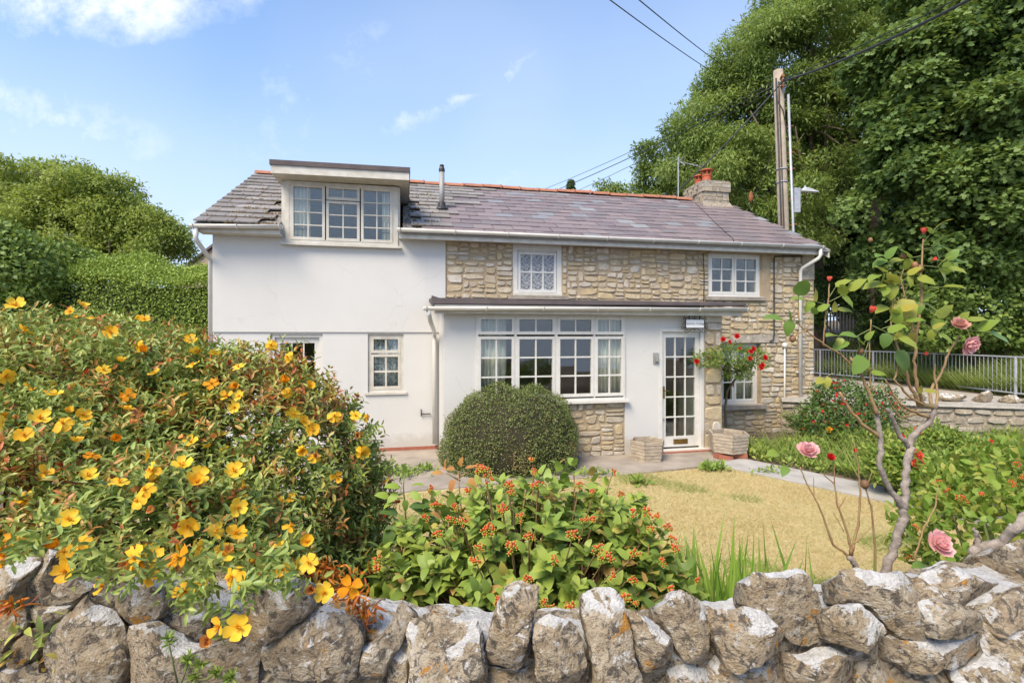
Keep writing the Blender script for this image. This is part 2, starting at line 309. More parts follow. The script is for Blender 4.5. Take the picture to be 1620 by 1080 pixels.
# ================================================================== cottage
COT = thing('cottage', 'long low cottage, half white render and half rubble stone, under a slate roof', 'cottage', (L[0], L[1], 0), HANG)
def openwall(name, x0, x1, z0, z1, ops, yf, yb, mat, parent=COT):
    xs = sorted({x0, x1, *[min(max(v, x0), x1) for o in ops for v in o[:2]]}); zs = sorted({z0, z1, *[min(max(v, z0), z1) for o in ops for v in o[2:]]})
    m = MB()
    inside = lambda x, z: any(o[0] < x < o[1] and o[2] < z < o[3] for o in ops)
    for i in range(len(xs) - 1):
        for j in range(len(zs) - 1):
            if not inside((xs[i] + xs[i+1]) / 2, (zs[j] + zs[j+1]) / 2):
                for y, fl in ((yf, 1), (yb, 0)):
                    q = [(xs[i], y, zs[j]), (xs[i+1], y, zs[j]), (xs[i+1], y, zs[j+1]), (xs[i], y, zs[j+1])]
                    m.add(q if fl else q[::-1], [(0, 1, 2, 3)])
    for a, b, c, d in list(ops) + [(x0, x1, z0, z1)]:
        a, b, c, d = max(a, x0), min(b, x1), max(c, z0), min(d, z1)
        for (p, q) in (((a, c), (b, c)), ((b, c), (b, d)), ((b, d), (a, d)), ((a, d), (a, c))):
            m.add([(p[0], yf, p[1]), (q[0], yf, q[1]), (q[0], yb, q[1]), (p[0], yb, p[1])], [(0, 1, 2, 3)])
    return m.build(name, mat, parent)
EAVE, RIDGE, RS = 3.60, 5.34, 2.9
O_LD, O_SW = (.83, 1.62, .05, 1.97), (2.33, 2.91, 1.0, 1.97)
O_W1, O_W2, O_W3 = (4.79, 5.69, 2.66, 3.55), (8.63, 9.77, 2.70, 3.52), (8.74, 9.77, .60, 1.79)
TJ = 3.61
openwall('rendered_wall', 0, TJ, 0.07, 2.0, [O_LD, O_SW], 0, .33, M['render'])
openwall('upper_rendered_wall', 0, TJ, 2.0, EAVE + .06, [(1.10, 2.76, 3.43, 4)], -.022, .33, M['render'])
MB().box(-.005, 3.5, -.012, .2, 0, .07).build('brick_plinth', M['brick'], COT)
stonewall = openwall('stone_wall', TJ, 11, 0, EAVE + .06, [O_W1, O_W2, O_W3, (3.75, 8.0, .02, 2.3)], 0.0, .35, M['mortar'])
PS = -1.04
O_BIG, O_DOOR = (3.99, 6.43, .91, 2.27), (7.04, 7.85, .03, 2.06)
PX0, PX1 = 3.5, 7.87
porch = openwall('porch_wall', PX0, PX1, 0.0, 2.36, [O_BIG, O_DOOR, (3.99, 6.43, -1, .91)], PS, PS + .2, M['render'])
apron = openwall('window_apron', 3.99, 6.43, 0, .88, [], PS + .01, PS + .2, M['mortar'])
pier = openwall('porch_pier', PX1, 8.21, 0, 2.17, [], PS + .01, PS + .25, M['mortar'])
MB().box(PX1 + .002, 8.21, PS + .005, PS + .25, 2.171, 2.36).build('pier_fascia', M['oldpaint'], COT)
for x in (PX0, 8.01): MB().box(x, x + .2, PS + .251, -.001, 0, 2.36).build('porch_side_wall', M['render'], COT)
# gables, back wall, floors
for x in (0, 10.7):
    MB().prism([(x, .36, 0), (x, 5.8, 0), (x, 5.8, EAVE), (x, RS, RIDGE - .12), (x, .36, EAVE + .16)], (.3, 0, 0)).build('gable_wall', M['render'] if x == 0 else M['stone2'], COT)
MB().box(.301, 10.699, 5.5, 5.8, 0, EAVE).build('back_wall', M['room'], COT)
MB().box(.301, 10.699, .36, 5.499, -.05, .03).box(3.75, 8.0, PS + .22, .359, -.05, .03).build('ground_floor', M['room'], COT)
MB().box(.301, 10.699, .36, 5.499, 2.36, 2.5).build('upper_floor', M['room'], COT)
MB().box(3.4, 3.5, .4, 5.49, .031, 2.359).box(8.2, 8.3, .4, 5.49, .031, 2.359).box(3.5, 3.6, .4, 5.49, 2.501, 3.9).box(7.2, 7.3, .4, 5.49, 2.501, 3.9).build('partition', M['room'], COT)
# ---- rubble stones of the facade
def guillotine(rect, ops, big, out, rr, depth=0):
    x0, x1, z0, z1 = rect; w, h = x1 - x0, z1 - z0
    if w < .035 or h < .03: return
    for o in ops:
        if o[0] <= x0 + .004 and o[1] >= x1 - .004 and o[2] <= z0 + .004 and o[3] >= z1 - .004: return
    hit = [o for o in ops if o[0] < x1 - .003 and o[1] > x0 + .003 and o[2] < z1 - .003 and o[3] > z0 + .003]
    if w > 1.2 or h > .75:
        if w > h * 1.6: c = rr.uniform(.38, .62) * w + x0; guillotine((x0, c, z0, z1), ops, big, out, rr); guillotine((c, x1, z0, z1), ops, big, out, rr)
        else: c = rr.uniform(.38, .62) * h + z0; guillotine((x0, x1, z0, c), ops, big, out, rr); guillotine((x0, x1, c, z1), ops, big, out, rr)
        return
    if hit:
        cand = [('x', v) for o in hit for v in o[:2] if x0 + .003 < v < x1 - .003] + [('z', v) for o in hit for v in o[2:] if z0 + .003 < v < z1 - .003]
        if not cand: return
        ax, c = rr.choice(cand)
        if ax == 'x': guillotine((x0, c, z0, z1), ops, big, out, rr); guillotine((c, x1, z0, z1), ops, big, out, rr)
        else: guillotine((x0, x1, z0, c), ops, big, out, rr); guillotine((x0, x1, c, z1), ops, big, out, rr)
        return
    mw, mh = big * rr.uniform(.6, 1.5), big * rr.uniform(.38, .72)
    if w > mw and (w / mw > h / mh or h <= mh): c = rr.uniform(.3, .7) * w + x0; guillotine((x0, c, z0, z1), ops, big, out, rr); guillotine((c, x1, z0, z1), ops, big, out, rr)
    elif h > mh: c = rr.uniform(.32, .68) * h + z0; guillotine((x0, x1, z0, c), ops, big, out, rr); guillotine((x0, x1, c, z1), ops, big, out, rr)
    else: out.append(rect)
def stone_geo(rect, y, rr, proud=.020, gap=.004):
    x0, x1, z0, z1 = rect; w, h = x1 - x0, z1 - z0; j = min(.045, .26 * min(w, h)); pts = []
    u = lambda: rr.uniform(0, j)
    cs = [(x0 + gap + u(), z0 + gap + u()), (x1 - gap - u(), z0 + gap + u()), (x1 - gap - u(), z1 - gap - u()), (x0 + gap + u(), z1 - gap - u())]
    for k in range(4):
        a, b = cs[k], cs[(k + 1) % 4]
        f = rr.uniform(.06, .3); e = rr.uniform(.7, .94); mjit = rr.uniform(-.5, .6) * j
        nx_, nz_ = (b[1] - a[1]), -(b[0] - a[0]); ln = math.hypot(nx_, nz_) + 1e-6
        for q in (f, e):
            pts.append((a[0] + (b[0] - a[0]) * q + nx_ / ln * mjit * .5, a[1] + (b[1] - a[1]) * q + nz_ / ln * mjit * .5))
    cx, cz = sum(p[0] for p in pts) / 8, sum(p[1] for p in pts) / 8; pr = proud * rr.uniform(.5, 1.3); tx, tz = rr.uniform(-.05, .05), rr.uniform(-.06, .06)
    vs = [(p[0], y + .01, p[1]) for p in pts] + [(p[0], y - pr * .55, p[1]) for p in pts] + \
         [(cx + (p[0] - cx) * .90, y - pr + (p[0] - cx) * tx + (p[1] - cz) * tz, cz + (p[1] - cz) * .87) for p in pts]
    fs = [(k, (k+1) % 8, 8+(k+1) % 8, 8+k) for k in range(8)] + [(8+k, 8+(k+1) % 8, 16+(k+1) % 8, 16+k) for k in range(8)] + [tuple(range(16, 24))]
    return vs, fs
def place_stones(geos, parents, mat, limit=300, name='stone'):
    order = sorted(range(len(geos)), key=lambda i: -geos[i][2])
    rest = {}
    for n, i in enumerate(order):
        vs, fs, ar, par = geos[i]
        if n < limit:
            c = np.mean(vs, 0); o = MB(c).add(vs, fs).build(name, mat, par); o.location = c
        else: rest.setdefault(par.name, (par, MB()))[1].add(vs, fs)
    for par, m in rest.values(): m.build('small_stones', mat, par, kind='stuff')
rs = random.Random(11); geos = []
rects = []
LINT = (9.10, 10.16, 1.80, 1.96); SILL3 = (8.74, 9.86, .50, .60)
QUOIN = [(10.62, 11.0, z, z + h) for z, h in ((3.05, .5),)]
holes = [O_W1, O_W2, O_W3, LINT, SILL3, (4.70, 5.80, 2.58, 2.66), (8.55, 9.86, 2.62, 2.70), (3.3, 8.23, -1, 2.50), (9.79, 9.98, 2.6, 3.6)]
guillotine((TJ + .01, 10.995, .02, EAVE - .04), holes, .30, rects, rs)
for r in rects: geos.append((*stone_geo(r, 0.0, rs), (r[1]-r[0]) * (r[3]-r[2]), stonewall))
rects = []; guillotine((4.0, 6.42, .0, .87), [], .30, rects, rs)
for r in rects: geos.append((*stone_geo(r, PS + .01, rs), (r[1]-r[0]) * (r[3]-r[2]), apron))
rects = []; z = 0.02
while z < 2.1:
    h = rs.choice((.16, .2, .27, .34)); zz = min(z + h, 2.16)
    if rs.random() < .5: rects.append((PX1 + .005, 8.208, z, zz))
    else: c = PX1 + rs.uniform(.12, .22); rects += [(PX1 + .005, c, z, zz), (c, 8.208, z, zz)]
    z = zz
for r in rects: geos.append((*stone_geo(r, PS + .01, rs), (r[1]-r[0]) * (r[3]-r[2]), pier))
place_stones(geos, None, M['stone'], 300)
st = lambda n, x0, x1, z0, z1, y=-.04, m='sill': MB().prism([(x0, y, z0), (x1, y + .004, z0 + .006), (x1 - .01, y, z1), (x0 + .012, y + .003, z1 - .004)], (0, .1, 0)).build(n, M[m], COT)
st('stone_lintel', *LINT, -.03, 'stone2'); st('stone_sill', 8.74, 9.86, .51, .595, -.10); st('stone_sill', 4.70, 5.80, 2.58, 2.65, -.08); st('stone_sill', 8.55, 9.86, 2.62, 2.69, -.07)
st('smooth_quoin', 10.70, 10.998, 3.06, 3.52, -.028, 'stone2')
st('window_jamb_render', 9.79, 9.97, 2.62, 3.58, -.012, 'mortar')
# ---- windows
def curtain(par, x0, x1, z0, z1, y, mat, waves, amp=.022):
    n = max(24, int(waves * 8)); V = []
    xs = np.linspace(x0, x1, n)
    for z in (z1, z0):
        for i, x in enumerate(xs): V.append((x, y + amp * math.sin(i / n * waves * 6.283 + .6 * math.sin(i * .37)) + (.01 * math.sin(i * .9) if z == z0 else 0), z))
    F = [(i, i+1, n+i+1, n+i) for i in range(n-1)]
    me = mesh_np('curtain', np.array(V), np.array(F), smooth=True); o = link('curtain', me, par, mat)
    mo = o.modifiers.new('s', 'SOLIDIFY'); mo.thickness = .004
def window(name, op, y, cases, mat, fw=.045, dep=.075, sill=True, sash=.042, bar=.020, glass='glass', sillout=.06, lab=None):
    x0, x1, z0, z1 = op; m = MB()
    m.box(x0, x0 + fw, y, y + dep, z0, z1).box(x1 - fw, x1, y, y + dep, z0, z1).box(x0 + fw, x1 - fw, y, y + dep, z1 - fw, z1).box(x0 + fw, x1 - fw, y, y + dep, z0, z0 + fw)
    panes = []
    cx = sorted({c[0] for c in cases} | {c[1] for c in cases})
    for c in cases:
        a, b, c0, c1, nc, nr = c; ys = y - .006; yb = y + .05; s = sash
        m.box(a, a + s, ys, yb, c0, c1).box(b - s, b, ys, yb, c0, c1).box(a + s, b - s, ys, yb, c1 - s, c1).box(a + s, b - s, ys, yb, c0, c0 + s * 1.15)
        ia, ib, i0, i1 = a + s, b - s, c0 + s * 1.15, c1 - s
        pw, ph = (ib - ia - bar * (nc - 1)) / nc, (i1 - i0 - bar * (nr - 1)) / nr
        for k in range(1, nc): xx = ia + k * pw + (k - 1) * bar; m.box(xx, xx + bar, ys + .012, yb - .01, i0, i1)
        for k in range(1, nr):
            zz = i0 + k * ph + (k - 1) * bar
            for q in range(nc): xa = ia + q * (pw + bar); m.box(xa, xa + pw, ys + .012, yb - .01, zz, zz + bar)
        for q in range(nc):
            for k in range(nr):
                xa, za = ia + q * (pw + bar), i0 + k * (ph + bar); panes.append((xa, xa + pw, za, za + ph))
    w = m.build(name, mat, COT)
    if lab: w['label'] = lab
    for a, b, c, d in panes: 
        o = MB((a, 0, c)).box(a + .001, b - .001, y + .018, y + .022, c + .001, d - .001).build('pane', M[glass], w); o.location = (a, 0, c)
        o.rotation_euler = (R(rs.uniform(-.5, .5)), 0, R(rs.uniform(-.5, .5)))
    if sill: MB().prism([(x0 - .05, y - sillout, z0 - .04), (x1 + .05, y - sillout, z0 - .04), (x1 + .05, y + .02, z0 - .04), (x0 - .05, y + .02, z0 - .04)], (0, 0, .038)).build('sill', mat, w)
    return w
def split(x0, x1, n, g=.01): w = (x1 - x0 - g * (n - 1)) / n; return [(x0 + i * (w + g), x0 + i * (w + g) + w) for i in range(n)]
# dormer window
DY = -.05; da, db = 1.06, 2.82
D0, D1 = 3.43, 4.42
xl, xm, xr = (hx(460, DY), hx(514, DY)), (hx(516, DY), hx(569, DY)), (hx(571, DY), hx(621, DY))
wd = window('dormer_window', (da, db, D0, D1), DY, [(xl[0], xl[1], D0 + .05, D1 - .05, 2, 4), (xm[0], xm[1], D0 + .05, D0 + .70, 2, 3), (xm[0], xm[1], D0 + .715, D1 - .05, 2, 1), (xr[0], xr[1], D0 + .05, D1 - .05, 2, 4)], M['oldpaint'], fw=.06)
MB().box(da + .06, xl[0], DY + .005, DY + .06, D0 + .045, D1 - .06).box(xr[1], db - .06, DY + .005, DY + .06, D0 + .045, D1 - .06).build('corner_board', M['oldpaint'], wd)
curtain(wd, xl[0], xl[0] + .28, D0 + .05, D1 - .05, DY + .10, M['curtain'], 4); curtain(wd, xr[1] - .17, xr[1], D0 + .05, D1 - .05, DY + .10, M['curtain'], 3)
w1 = window('frosted_window', O_W1, .01, [(O_W1[0] + .10, O_W1[1] - .10, O_W1[2] + .05, O_W1[3] - .13, 3, 2)], M['paint'], fw=.09, glass='frost', sill=False, bar=.026)
MB().box(O_W1[0] + .10, O_W1[1] - .10, .012, .07, O_W1[3] - .125, O_W1[3] - .092).box(O_W1[0] - .0, O_W1[1], -.03, .03, O_W1[2] - .008, O_W1[2] + .03).build('drip_bar', M['oldpaint'], w1)
cs = split(O_W2[0] + .045, O_W2[1] - .045, 2)
w2 = window('bedroom_window', O_W2, .02, [(a, b, O_W2[2] + .045, O_W2[3] - .045, 2, 3) for a, b in cs], M['paint'], bar=.024)
cs = split(O_W3[0] + .045, O_W3[1] - .045, 2)
w3 = window('ground_floor_window', O_W3, .10, [(a, b, O_W3[2] + .045, O_W3[3] - .045, 2, 3) for a, b in cs], M['paint'], bar=.024, sillout=.12)
MB().box(cs[0][1] - .03, cs[0][1] - .01, .07, .094, .95, 1.06).box(cs[1][0] + .03, cs[1][0] + .12, .075, .094, .78, .80).build('casement_handle', M['brass'], w3)
curtain(w3, 9.35, 9.74, .62, 1.76, .24, M['curtain'], 5)
sx0, sx1, sz0, sz1 = O_SW
w4 = window('side_window', O_SW, .03, [(sx0 + .05, sx1 - .05, sz0 + .045, sz0 + .63, 2, 2), (sx0 + .05, sx1 - .05, sz0 + .65, sz1 - .045, 2, 1)], M['oldpaint'], fw=.05, bar=.03)
curtain(w4, sx0 + .05, sx1 - .05, sz0 + .03, sz1 - .03, .14, M['lace'], 6, .012)
# wide porch window: four lights, each with a fanlight
bx = [hx(p, PS) for p in (756, 813.5, 817, 877.5, 881.5, 938.5, 941, 986)]
b0, b1 = O_BIG[2], O_BIG[3]; cases = []
for k in range(4): cases += [(bx[2*k], bx[2*k+1], b0 + .06, b0 + 1.02, 2, 3), (bx[2*k], bx[2*k+1], b0 + 1.05, b1 - .035, 2, 1)]
w5 = window('wide_porch_window', O_BIG, PS - .02, cases, M['paint'], fw=.035, dep=.09, bar=.024, sillout=.07)
m = MB()
for k in range(3): m.box(bx[2*k+1], bx[2*k+2], PS - .018, PS + .06, b0 + .036, b1 - .036)
m.build('mullion', M['paint'], w5)
curtain(w5, bx[0], bx[0] + .42, b0 + .02, b1 - .02, PS + .12, M['curtain'], 6); curtain(w5, bx[6] + .02, bx[7], b0 + .02, b1 - .02, PS + .12, M['curtain'], 6)
curtain(w5, bx[1] - .17, bx[1] - .10, b0 + .02, b1 - .02, PS + .13, M['curtain'], 1.5)
# ---- doors
def glazed_door(name, x0, x1, z0, z1, y, nc, nr, bot, mat, lab):
    m = MB(); f = .055
    m.box(x0, x0 + f, y - .02, y + .09, z0, z1).box(x1 - f, x1, y - .02, y + .09, z0, z1).box(x0 + f, x1 - f, y - .02, y + .09, z1 - f, z1)
    d = m.build('door_frame', mat, COT)
    a, b, c, e = x0 + f + .004, x1 - f - .004, z0 + .06, z1 - f - .004; st_ = .075; y2 = y + .02; m = MB()
    m.box(a, a + st_, y2, y2 + .045, c, e).box(b - st_, b, y2, y2 + .045, c, e).box(a + st_, b - st_, y2, y2 + .045, e - .09, e).box(a + st_, b - st_, y2, y2 + .045, c, c + bot)
    ia, ib, i0, i1 = a + st_, b - st_, c + bot, e - .09; bar = .022
    pw, ph = (ib - ia - bar * (nc - 1)) / nc, (i1 - i0 - bar * (nr - 1)) / nr
    for k in range(1, nc): xx = ia + k * pw + (k - 1) * bar; m.box(xx, xx + bar, y2 + .008, y2 + .036, i0, i1)
    for k in range(1, nr):
        zz = i0 + k * ph + (k - 1) * bar
        for q in range(nc): xa = ia + q * (pw + bar); m.box(xa, xa + pw, y2 + .008, y2 + .036, zz, zz + bar)
    dr = m.build(name, mat, COT); dr['label'] = lab
    for q in range(nc):
        for k in range(nr):
            xa, za = ia + q * (pw + bar), i0 + k * (ph + bar)
            o = MB((xa, 0, za)).box(xa + .001, xa + pw - .001, y2 + .02, y2 + .024, za + .001, za + ph - .001).build('pane', M['glass'], dr); o.location = (xa, 0, za)
            o.rotation_euler = (R(rs.uniform(-.4, .4)), 0, R(rs.uniform(-.4, .4)))
    return dr, (a, b, c, e, y2)
dr, (a, b, c, e, y2) = glazed_door('front_door', *O_DOOR, PS + .01, 3, 5, .17, M['paint'], 'white front door of fifteen small panes')
MB().box((a+b)/2 - .13, (a+b)/2 + .13, y2 - .008, y2 - .001, c + .045, c + .125).box((a+b)/2 - .10, (a+b)/2 + .10, y2 - .014, y2 - .009, c + .06, c + .11).build('letter_plate', M['brass'], dr)
MB().box(a + .015, a + .055, y2 - .008, y2 - .001, .90, 1.10).tube([(a + .035, y2 - .01, 1.03), (a + .035, y2 - .05, 1.03), (a + .13, y2 - .05, 1.03)], .009, 6).build('door_handle', M['brass'], dr)
MB().tube([(a + .03, y2 - .001, .55), (a + .03, y2 - .015, .55)], .02, 10).build('lock', M['lead'], dr)
MB().box(7.0, 8.0, PS - .06, PS + .12, .0, .055).build('door_sill', M['paint'], COT)
for i in range(5): MB().box(6.98 + i * .215, 7.185 + i * .215, PS - .10, PS - .061, -.02, .034).build('step_brick', M['brick'], COT)
MB().box(6.93, 7.02, PS - .02, PS - .001, 1.48, 1.66).box(6.955, 6.995, PS - .06, PS - .021, 1.52, 1.62).build('wall_lamp', M['lead'], COT)
dl, _ = glazed_door('garden_door', *O_LD, .05, 3, 4, .5, M['paint'], 'white half-glazed garden door in the rendered wall')
# ---- roofs
sl = (RIDGE - EAVE - .04) / (RS + .28); pitch = math.atan(sl); LEN = math.hypot(RS + .28, RIDGE - EAVE - .04)
rz_ = lambda s: EAVE + .04 + sl * (s + .28)
RX0, RX1 = -.17, 11.12; DS = 1.42
roof = MB()
def slab(x0, x1, s0, s1): roof.prism([(x0, s0, rz_(s0) - .05), (x1, s0, rz_(s0) - .05), (x1, s1, rz_(s1) - .05), (x0, s1, rz_(s1) - .05)], (0, 0, .045))
slab(RX0, 1.0, -.28, RS); slab(1.0, 2.9, DS, RS); slab(2.9, RX1, -.28, RS)
roof.prism([(RX0, RS, RIDGE - .05), (RX1, RS, RIDGE - .05), (RX1, 6.05, EAVE - .05), (RX0, 6.05, EAVE - .05)], (0, 0, .05))
roof = roof.build('roof', M['oldslate'], COT)
SW, SE = .355, LEN / 13.0
variants = []
for k in range(5):
    q = random.Random(50 + k); j = lambda: q.uniform(-.006, .006); w, h, th = SW / 2 - .004, SE * 1.28, .011
    m = MB().add([(-w + j(), j(), .008), (w + j(), j(), .008), (w, h, .0), (-w, h, .0), (-w + j(), j(), .008 + th), (w + j(), j(), .008 + th), (w, h, .004), (-w, h, .004)],
                 [(0,3,2,1),(4,5,6,7),(0,1,5,4),(1,2,6,5),(2,3,7,6),(3,0,4,7)])
    a_ = m.mesh('slate'); a_.materials.append(M['slate']); b_ = a_.copy(); b_.materials.clear(); b_.materials.append(M['oldslate']); variants.append((a_, b_))
slist = []
for r in range(13):
    d = r * SE; s = -.30 + d * math.cos(pitch); x = RX0 + (SW / 2 if r % 2 else 0.0)
    while x < RX1 + .01:
        wl, wr = max(x - SW / 2, RX0), min(x + SW / 2, RX1)
        if wr - wl > .06 and not (wl < 2.88 and wr > 1.02 and s < DS - .1):
            slist.append(((wl + wr) / 2, d, (wr - wl) / SW, r))
        x += SW
slist.sort(key=lambda q: (q[0] - 3) ** 2 * .05 + q[3] ** 2 * .3)
rest = {0: MB(), 1: MB()}
for n, (x, d, kx, r) in enumerate(slist):
    old = (x < 3.35 + .12 * r + .25 * math.sin(r * 2.1)) ; k = rs.randrange(5); rot = Matrix.Rotation(pitch + R(rs.uniform(-.4, .9 if old else .5)), 4, 'X') @ Matrix.Rotation(R(rs.uniform(-.7, .7)), 4, 'Z')
    mat4 = Matrix.Translation((x, -.30 + d * math.cos(pitch), EAVE + .04 + d * math.sin(pitch) + .004 + rs.uniform(0, .004))) @ rot @ Matrix.Diagonal((kx, 1, 1.9 if old else 1, 1))
    if n < 290: o = link('slate', variants[k][1 if old else 0], roof); o.matrix_basis = mat4
    else:
        me = variants[k][0]; rest[1 if old else 0].add([tuple(mat4 @ v.co) for v in me.vertices], [tuple(p.vertices) for p in me.polygons])
rest[0].build('upper_slates', M['slate'], roof, kind='stuff'); rest[1].build('upper_old_slates', M['oldslate'], roof, kind='stuff')
# moss clumps lodged on the old slates
mm = MB(); q = random.Random(5)
for i in range(520):
    x = q.choice((q.uniform(-.1, 1.0), q.uniform(-.1, 1.0), q.uniform(2.9, 3.5), q.uniform(.3, .98))); r = q.randrange(0, 11); d = r * SE + q.uniform(-.03, .03)
    c = Vector((x, -.30 + d * math.cos(pitch), EAVE + .075 + d * math.sin(pitch))); w = q.uniform(.012, .045)
    vs = [c + Vector((q.uniform(.7, 1.2) * w * math.cos(a), q.uniform(.3, .7) * w * math.sin(a), -.01 + sl * q.uniform(.3, .7) * w * math.sin(a))) for a in np.arange(6) * 1.047] + [c + Vector((0, 0, q.uniform(.01, .03)))]
    mm.add(vs, [(i_, (i_ + 1) % 6, 6) for i_ in range(6)])
mm.build('roof_moss', plain('dry_moss', (.13, .085, .045), (.085, .065, .03), .95, 30, .6), roof, kind='stuff')
# ridge tiles
tile = MB()
vs, fs = [], []
for i, x in enumerate((0, .43)):
    for k in range(9): a_ = math.pi * k / 8; vs.append((x, .115 * math.cos(a_), .085 * math.sin(a_) - .02)); 
    for k in range(9): a_ = math.pi * k / 8; vs.append((x, .098 * math.cos(a_), .07 * math.sin(a_) - .02))
fs = [(k, k+1, 18+k+1, 18+k) for k in range(8)] + [(9+k, 27+k, 27+k+1, 9+k+1) for k in range(8)] + [(k, 9+k, 9+k+1, k+1) for k in range(8)] + [(18+k, 18+k+1, 27+k+1, 27+k) for k in range(8)]
tile.add(vs, fs); tile.tube([(0.40, .12 * math.cos(a_), .09 * math.sin(a_) - .018) for a_ in np.linspace(0, math.pi, 9)], .014, 5)
tme = tile.mesh('ridge_tile'); tme.materials.append(M['terra'])
for i in range(23):
    o = link('ridge_tile', tme, roof); o.location = (RX0 + .02 + i * .443, RS + .01, RIDGE + .035 + .012 * math.sin(i * 1.3)); o.rotation_euler = (0, R(rs.uniform(-1, 1)), R(rs.uniform(-.8, .8)))
# bargeboards, fascia, gutters, pipes
for x in (RX0 + .005, RX1 - .03): MB().prism([(x, -.27, rz_(-.27) - .17), (x, -.27, rz_(-.27) - .055), (x, RS, RIDGE - .055), (x, RS, RIDGE - .18)], (.025, 0, 0)).build('bargeboard', M['oldpaint'], COT)
MB().box(RX0 + .04, 1.03, -.26, -.23, EAVE - .09, EAVE + .03).box(2.84, 10.98, -.26, -.23, EAVE - .07, EAVE + .03).build('fascia', M['oldpaint'], COT)
MB().box(RX0 + .04, 1.03, -.228, -.03, EAVE - .09, EAVE - .07).box(2.84, 10.98, -.228, -.005, EAVE - .05, EAVE - .03).build('soffit', M['oldpaint'], COT)
def gutter(x0, z0, x1, z1, y, r=.056):
    vs = []; n = 9
    for x, z in ((x0, z0), (x1, z1)):
        for rr_ in (r, r - .006):
            for k in range(n): a_ = math.pi + math.pi * k / (n - 1); vs.append((x, y + rr_ * math.cos(a_), z + rr_ * math.sin(a_)))
    fs = [(k, k+1, 18+k+1, 18+k) for k in range(8)] + [(9+k, 27+k, 27+k+1, 9+k+1) for k in range(8)] + [(k, 9+k, 10+k, k+1) for k in range(8)] + [(18+k, 19+k, 28+k, 27+k) for k in range(8)] + [(0, 18, 27, 9), (8, 17, 35, 26)]
    g = MB().add(vs, fs).build('gutter', M['pvc'], COT, True)
    m = MB(); n = max(2, int((x1 - x0) / .85))
    for i in range(n + 1):
        x = x0 + .04 + (x1 - x0 - .08) * i / n; z = z0 + (z1 - z0) * i / n
        m.tube([(x, y + (r + .006) * math.cos(a_), z + (r + .006) * math.sin(a_)) for a_ in np.linspace(math.pi * .97, 2 * math.pi * 1.01, 8)], .009, 5)
    m.build('gutter_bracket', M['pvc'], g); return g
gutter(-.2, 3.60, 1.08, 3.645, -.315); gutter(2.81, 3.675, 10.92, 3.685, -.315); gutter(3.19, 2.36, 8.52, 2.40, PS - .25)
def pipe(pts, r=.034, name='downpipe', mat='pvc', n=10): return MB().tube(pts, r, n).build(name, M[mat], COT, True)
pipe([(-.13, -.315, 3.55), (-.13, -.315, 3.40), (-.12, -.29, 3.36), (-.06, .0, 3.16), (-.05, .04, 3.1), (-.05, .04, .1)])
pipe([(3.27, PS - .25, 2.31), (3.27, PS - .25, 2.25), (3.30, PS - .1, 2.15), (3.40, -.35, 2.02), (3.42, -.07, 1.95), (3.42, -.07, 1.86), (3.42, -.07, .12)])
pipe([(10.86, -.315, 3.63), (10.86, -.315, 3.5), (10.84, -.29, 3.45), (10.64, -.1, 3.28), (10.62, -.08, 3.22), (10.62, -.08, .25)])
for z in (2.25, 1.2): MB().box(10.55, 10.70, -.06, -.02, z, z + .035).build('pipe_clip', M['pvc'], COT)
MB().tube([(3.36, -.03, .62), (3.20, -.03, .62), (3.20, -.03, .70), (3.20, -.03, .58)], .010, 5).build('hose_hook', M['black'], COT)
pipe([(10.28, -.05, .1), (10.28, -.05, 1.72)], .017, 'waste_pipe'); MB().lathe([(.0, 0), (.05, .02), (.055, .06), (.03, .1), (.0, .11)], (10.28, -.05, 1.70), 10).build('pipe_cap', M['pvc'], COT)
pipe([(9.95, -.05, 1.82), (10.02, -.05, 1.86), (10.04, -.05, 1.95), (10.04, -.05, 3.46), (10.06, -.05, 3.5), (10.7, -.05, 3.52)], .014, 'black_cable_run', 'cable', 6)
pipe([(8.50, -.045, 2.45), (8.51, -.045, 3.1), (8.49, -.045, 3.5), (8.56, -.2, 3.52)], .008, 'black_cable_run', 'cable', 5)
# porch roof
MB().prism([(3.33, PS - .19, 2.40), (8.5, PS - .19, 2.43), (8.5, -.001, 2.54), (3.33, -.001, 2.52)], (0, 0, .05)).build('porch_roof', M['felt'], COT)
MB().prism([(3.31, PS - .215, 2.41), (8.52, PS - .215, 2.445), (8.52, PS - .215, 2.485), (3.9, PS - .215, 2.485), (3.42, PS - .215, 2.495), (3.31, PS - .215, 2.53)], (0, .022, 0)).build('porch_roof_edge', M['felt'], COT)
MB().box(3.36, 8.46, PS - .19, PS - .165, 2.27, 2.399).box(3.36, 8.46, PS - .164, PS - .003, 2.365, 2.395).build('porch_fascia', M['oldpaint'], COT)
MB().box(3.36, 8.46, -.035, -.004, 2.545, 2.585).build('flashing', M['felt'], COT)
# dormer
dm = MB().prism([(.93, -.40, 4.42), (3.0, -.40, 4.44), (3.0, 1.55, 4.46), (.93, 1.55, 4.44)], (0, 0, .125)).build('dormer_roof_edge', M['oldpaint'], COT)
MB().prism([(.915, -.42, 4.546), (3.015, -.42, 4.566), (3.015, 1.75, 4.60), (.915, 1.75, 4.58)], (0, 0, .075)).build('dormer_roof', M['felt'], COT)
for x in (1.0, 2.79): MB().prism([(x, .03, 3.70), (x, .03, 4.43), (x, 1.42, 4.43), (x, 1.42, 4.38)], (.06, 0, 0)).build('dormer_cheek', M['oldslate'], COT)
for x in (1.0, 2.79): MB().box(x, x + .06, -.02, .029, 3.6, 4.42).build('dormer_corner_post', M['oldpaint'], COT)
